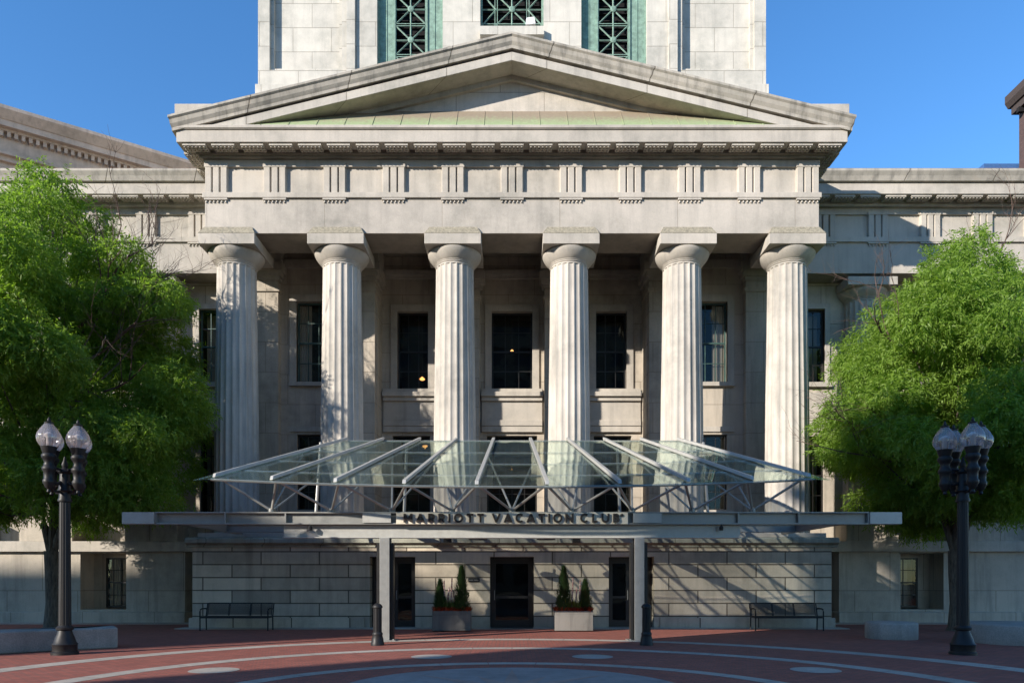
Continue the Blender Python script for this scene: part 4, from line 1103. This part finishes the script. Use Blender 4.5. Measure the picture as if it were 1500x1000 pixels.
    # sloping roof behind the gutter
far_palace()
def far_brick():
    e = empty('brick_building', (42.0,43.4,0), 'dark brick building with an overhanging cornice at the right edge', 'building')
    ws = [(2+3*i,3.2+3*i,30+3.6*j-18,32-18+3.6*j) for i in range(4) for j in range(7)]
    wall(0,.5,0,14,0,42.0,ws).build('wall', M['brick_far'], e); MB().box(0.02,14,.5,16,0,42).build('block', M['brick_far'], e)
    mb = MB(); mb.box(-.35,14.4,-.35,16.4,40.4,41.0); mb.prism([(-.5,41.0),(-.75,41.4),(-.75,42.0),(2.,44.0),(2.,41)], -.7, 16.6, 'y'); 
    mb.box(-.08,14.1,-.08,.0,38.2,38.5)
    mb.build('cornice', plain('brown_cornice', (.05,.035,.03), .8), e)
    for i in range(14): MB().box(-.48,-.02,1.0+i*1.1,1.3+i*1.1,40.0,40.4).build('bracket', M['dark'], e)
    for a,b,c,d in ws:
        f = MB(); f.box(a,a+.08,.15,.25,c,d); f.box(b-.08,b,.15,.25,c,d); f.box(a+.08,b-.08,.15,.25,(c+d)/2-.05,(c+d)/2+.05); fo = f.build('window', M['bronze'], e)
        MB().quad((a,.22,c),(b,.22,c),(b,.22,d),(a,.22,d)).build('pane', M['dark'], fo)
far_brick()
e = empty('blue_roofed_building', (39.6,60,0), 'low dark building whose blue roof edge shows over the right wing', 'building')
MB().box(0,12,0,3,0,35.9).build('wall', M['brick_far'], e)
MB().prism([(-.3,35.9),(-.3,36.3),(3.3,36.4),(3.3,35.9)], -.3, 12.3, 'x').build('roof', plain('blue_metal_roof', (.05,.12,.28), .4), e)

# ------------------------------------------------------------------ unseen offices and trees, added to shade the plaza and darken window reflections
def office(x0, x1, y0, y1, h, mat, label):
    e = empty('unseen_office', ((x0+x1)/2, y1, 0), label, 'building')
    w, d = (x1-x0)/2, y1-y0
    hs = [(-w+1.5+3.2*i, -w+3.2+3.2*i, 1.2+3.7*j, 3.4+3.7*j) for i in range(int((2*w-2)/3.2)) for j in range(int(h/3.7))]
    o = wall(-.5, 0, -w, w, 0, h, hs).build('wall', mat, e)
    MB().box(-w,w,-d,-.5,0,h).build('block', plain('bluish_windows', (.05,.06,.08), .15, spec=.7, bump=0), e)
    MB().box(-w-.4,w+.4,-d,.5,h,h+.6).build('cornice', M['trim'], e)
office(-39.6,-16,-26,-14, 27.8, stone('buff_limestone', (.40,.36,.30), (1.2,.5), stain=.3), 'unseen buff office block behind the viewer, added to shade the right of the plaza')
office(-95,-62.0,-24,-17.5, 29, brickmat('red_office_brick', (.22,.09,.07), (.18,.075,.06), (.3,.28,.25)), 'unseen red brick office block farther left, added to shade the left of the podium')
office(-17,17,-50,-40, 40, stone('grey_limestone', (.34,.31,.27), (1.4,.6), stain=.3), 'unseen grey office block behind the viewer, added to darken the window reflections')
def bare_tree(x, y, seed, h, label):
    rr = random.Random(seed); e = empty('bare_tree', (x,y,0), label, 'tree', 'unseen bare trees placed for their shadows')
    tr = MB(); pts, d = limb(tr, (0,0,-.05), (0,0,1), h*.5, .2, .13, rr, .03, 5); tr.build('trunk', M['bark'], e, smooth=True)
    cr = MB()
    for k in range(11):
        a = 2*pi*k/7+rr.random(); twigs(cr, pts[rr.randint(2,5)], (cos(a)*.6, sin(a)*.6, 1), h*.15, .07, 5, rr, .6, .35)
    cr.build('bare_branches', M['twig'], e)
bare_tree(-19.6, 13.0, 3, 17, 'unseen bare tree at the left, placed for twig shadows on the columns')
bare_tree(-30.0, 3.8, 4, 14, 'unseen bare tree farther left, placed for streaks of shade on the ground')

# soften the arrises of the larger dressed stones
for o in list(B.children):
    nm = o.name.split('.')[0]
    if nm in ('architrave','taenia','corona','raking_corona','wing_corona','wing_architrave','pilaster','stylobate','tower_plinth','frieze_band','triglyph','wing_plinth') and not o.modifiers:
        bevel(o, .014, 2)
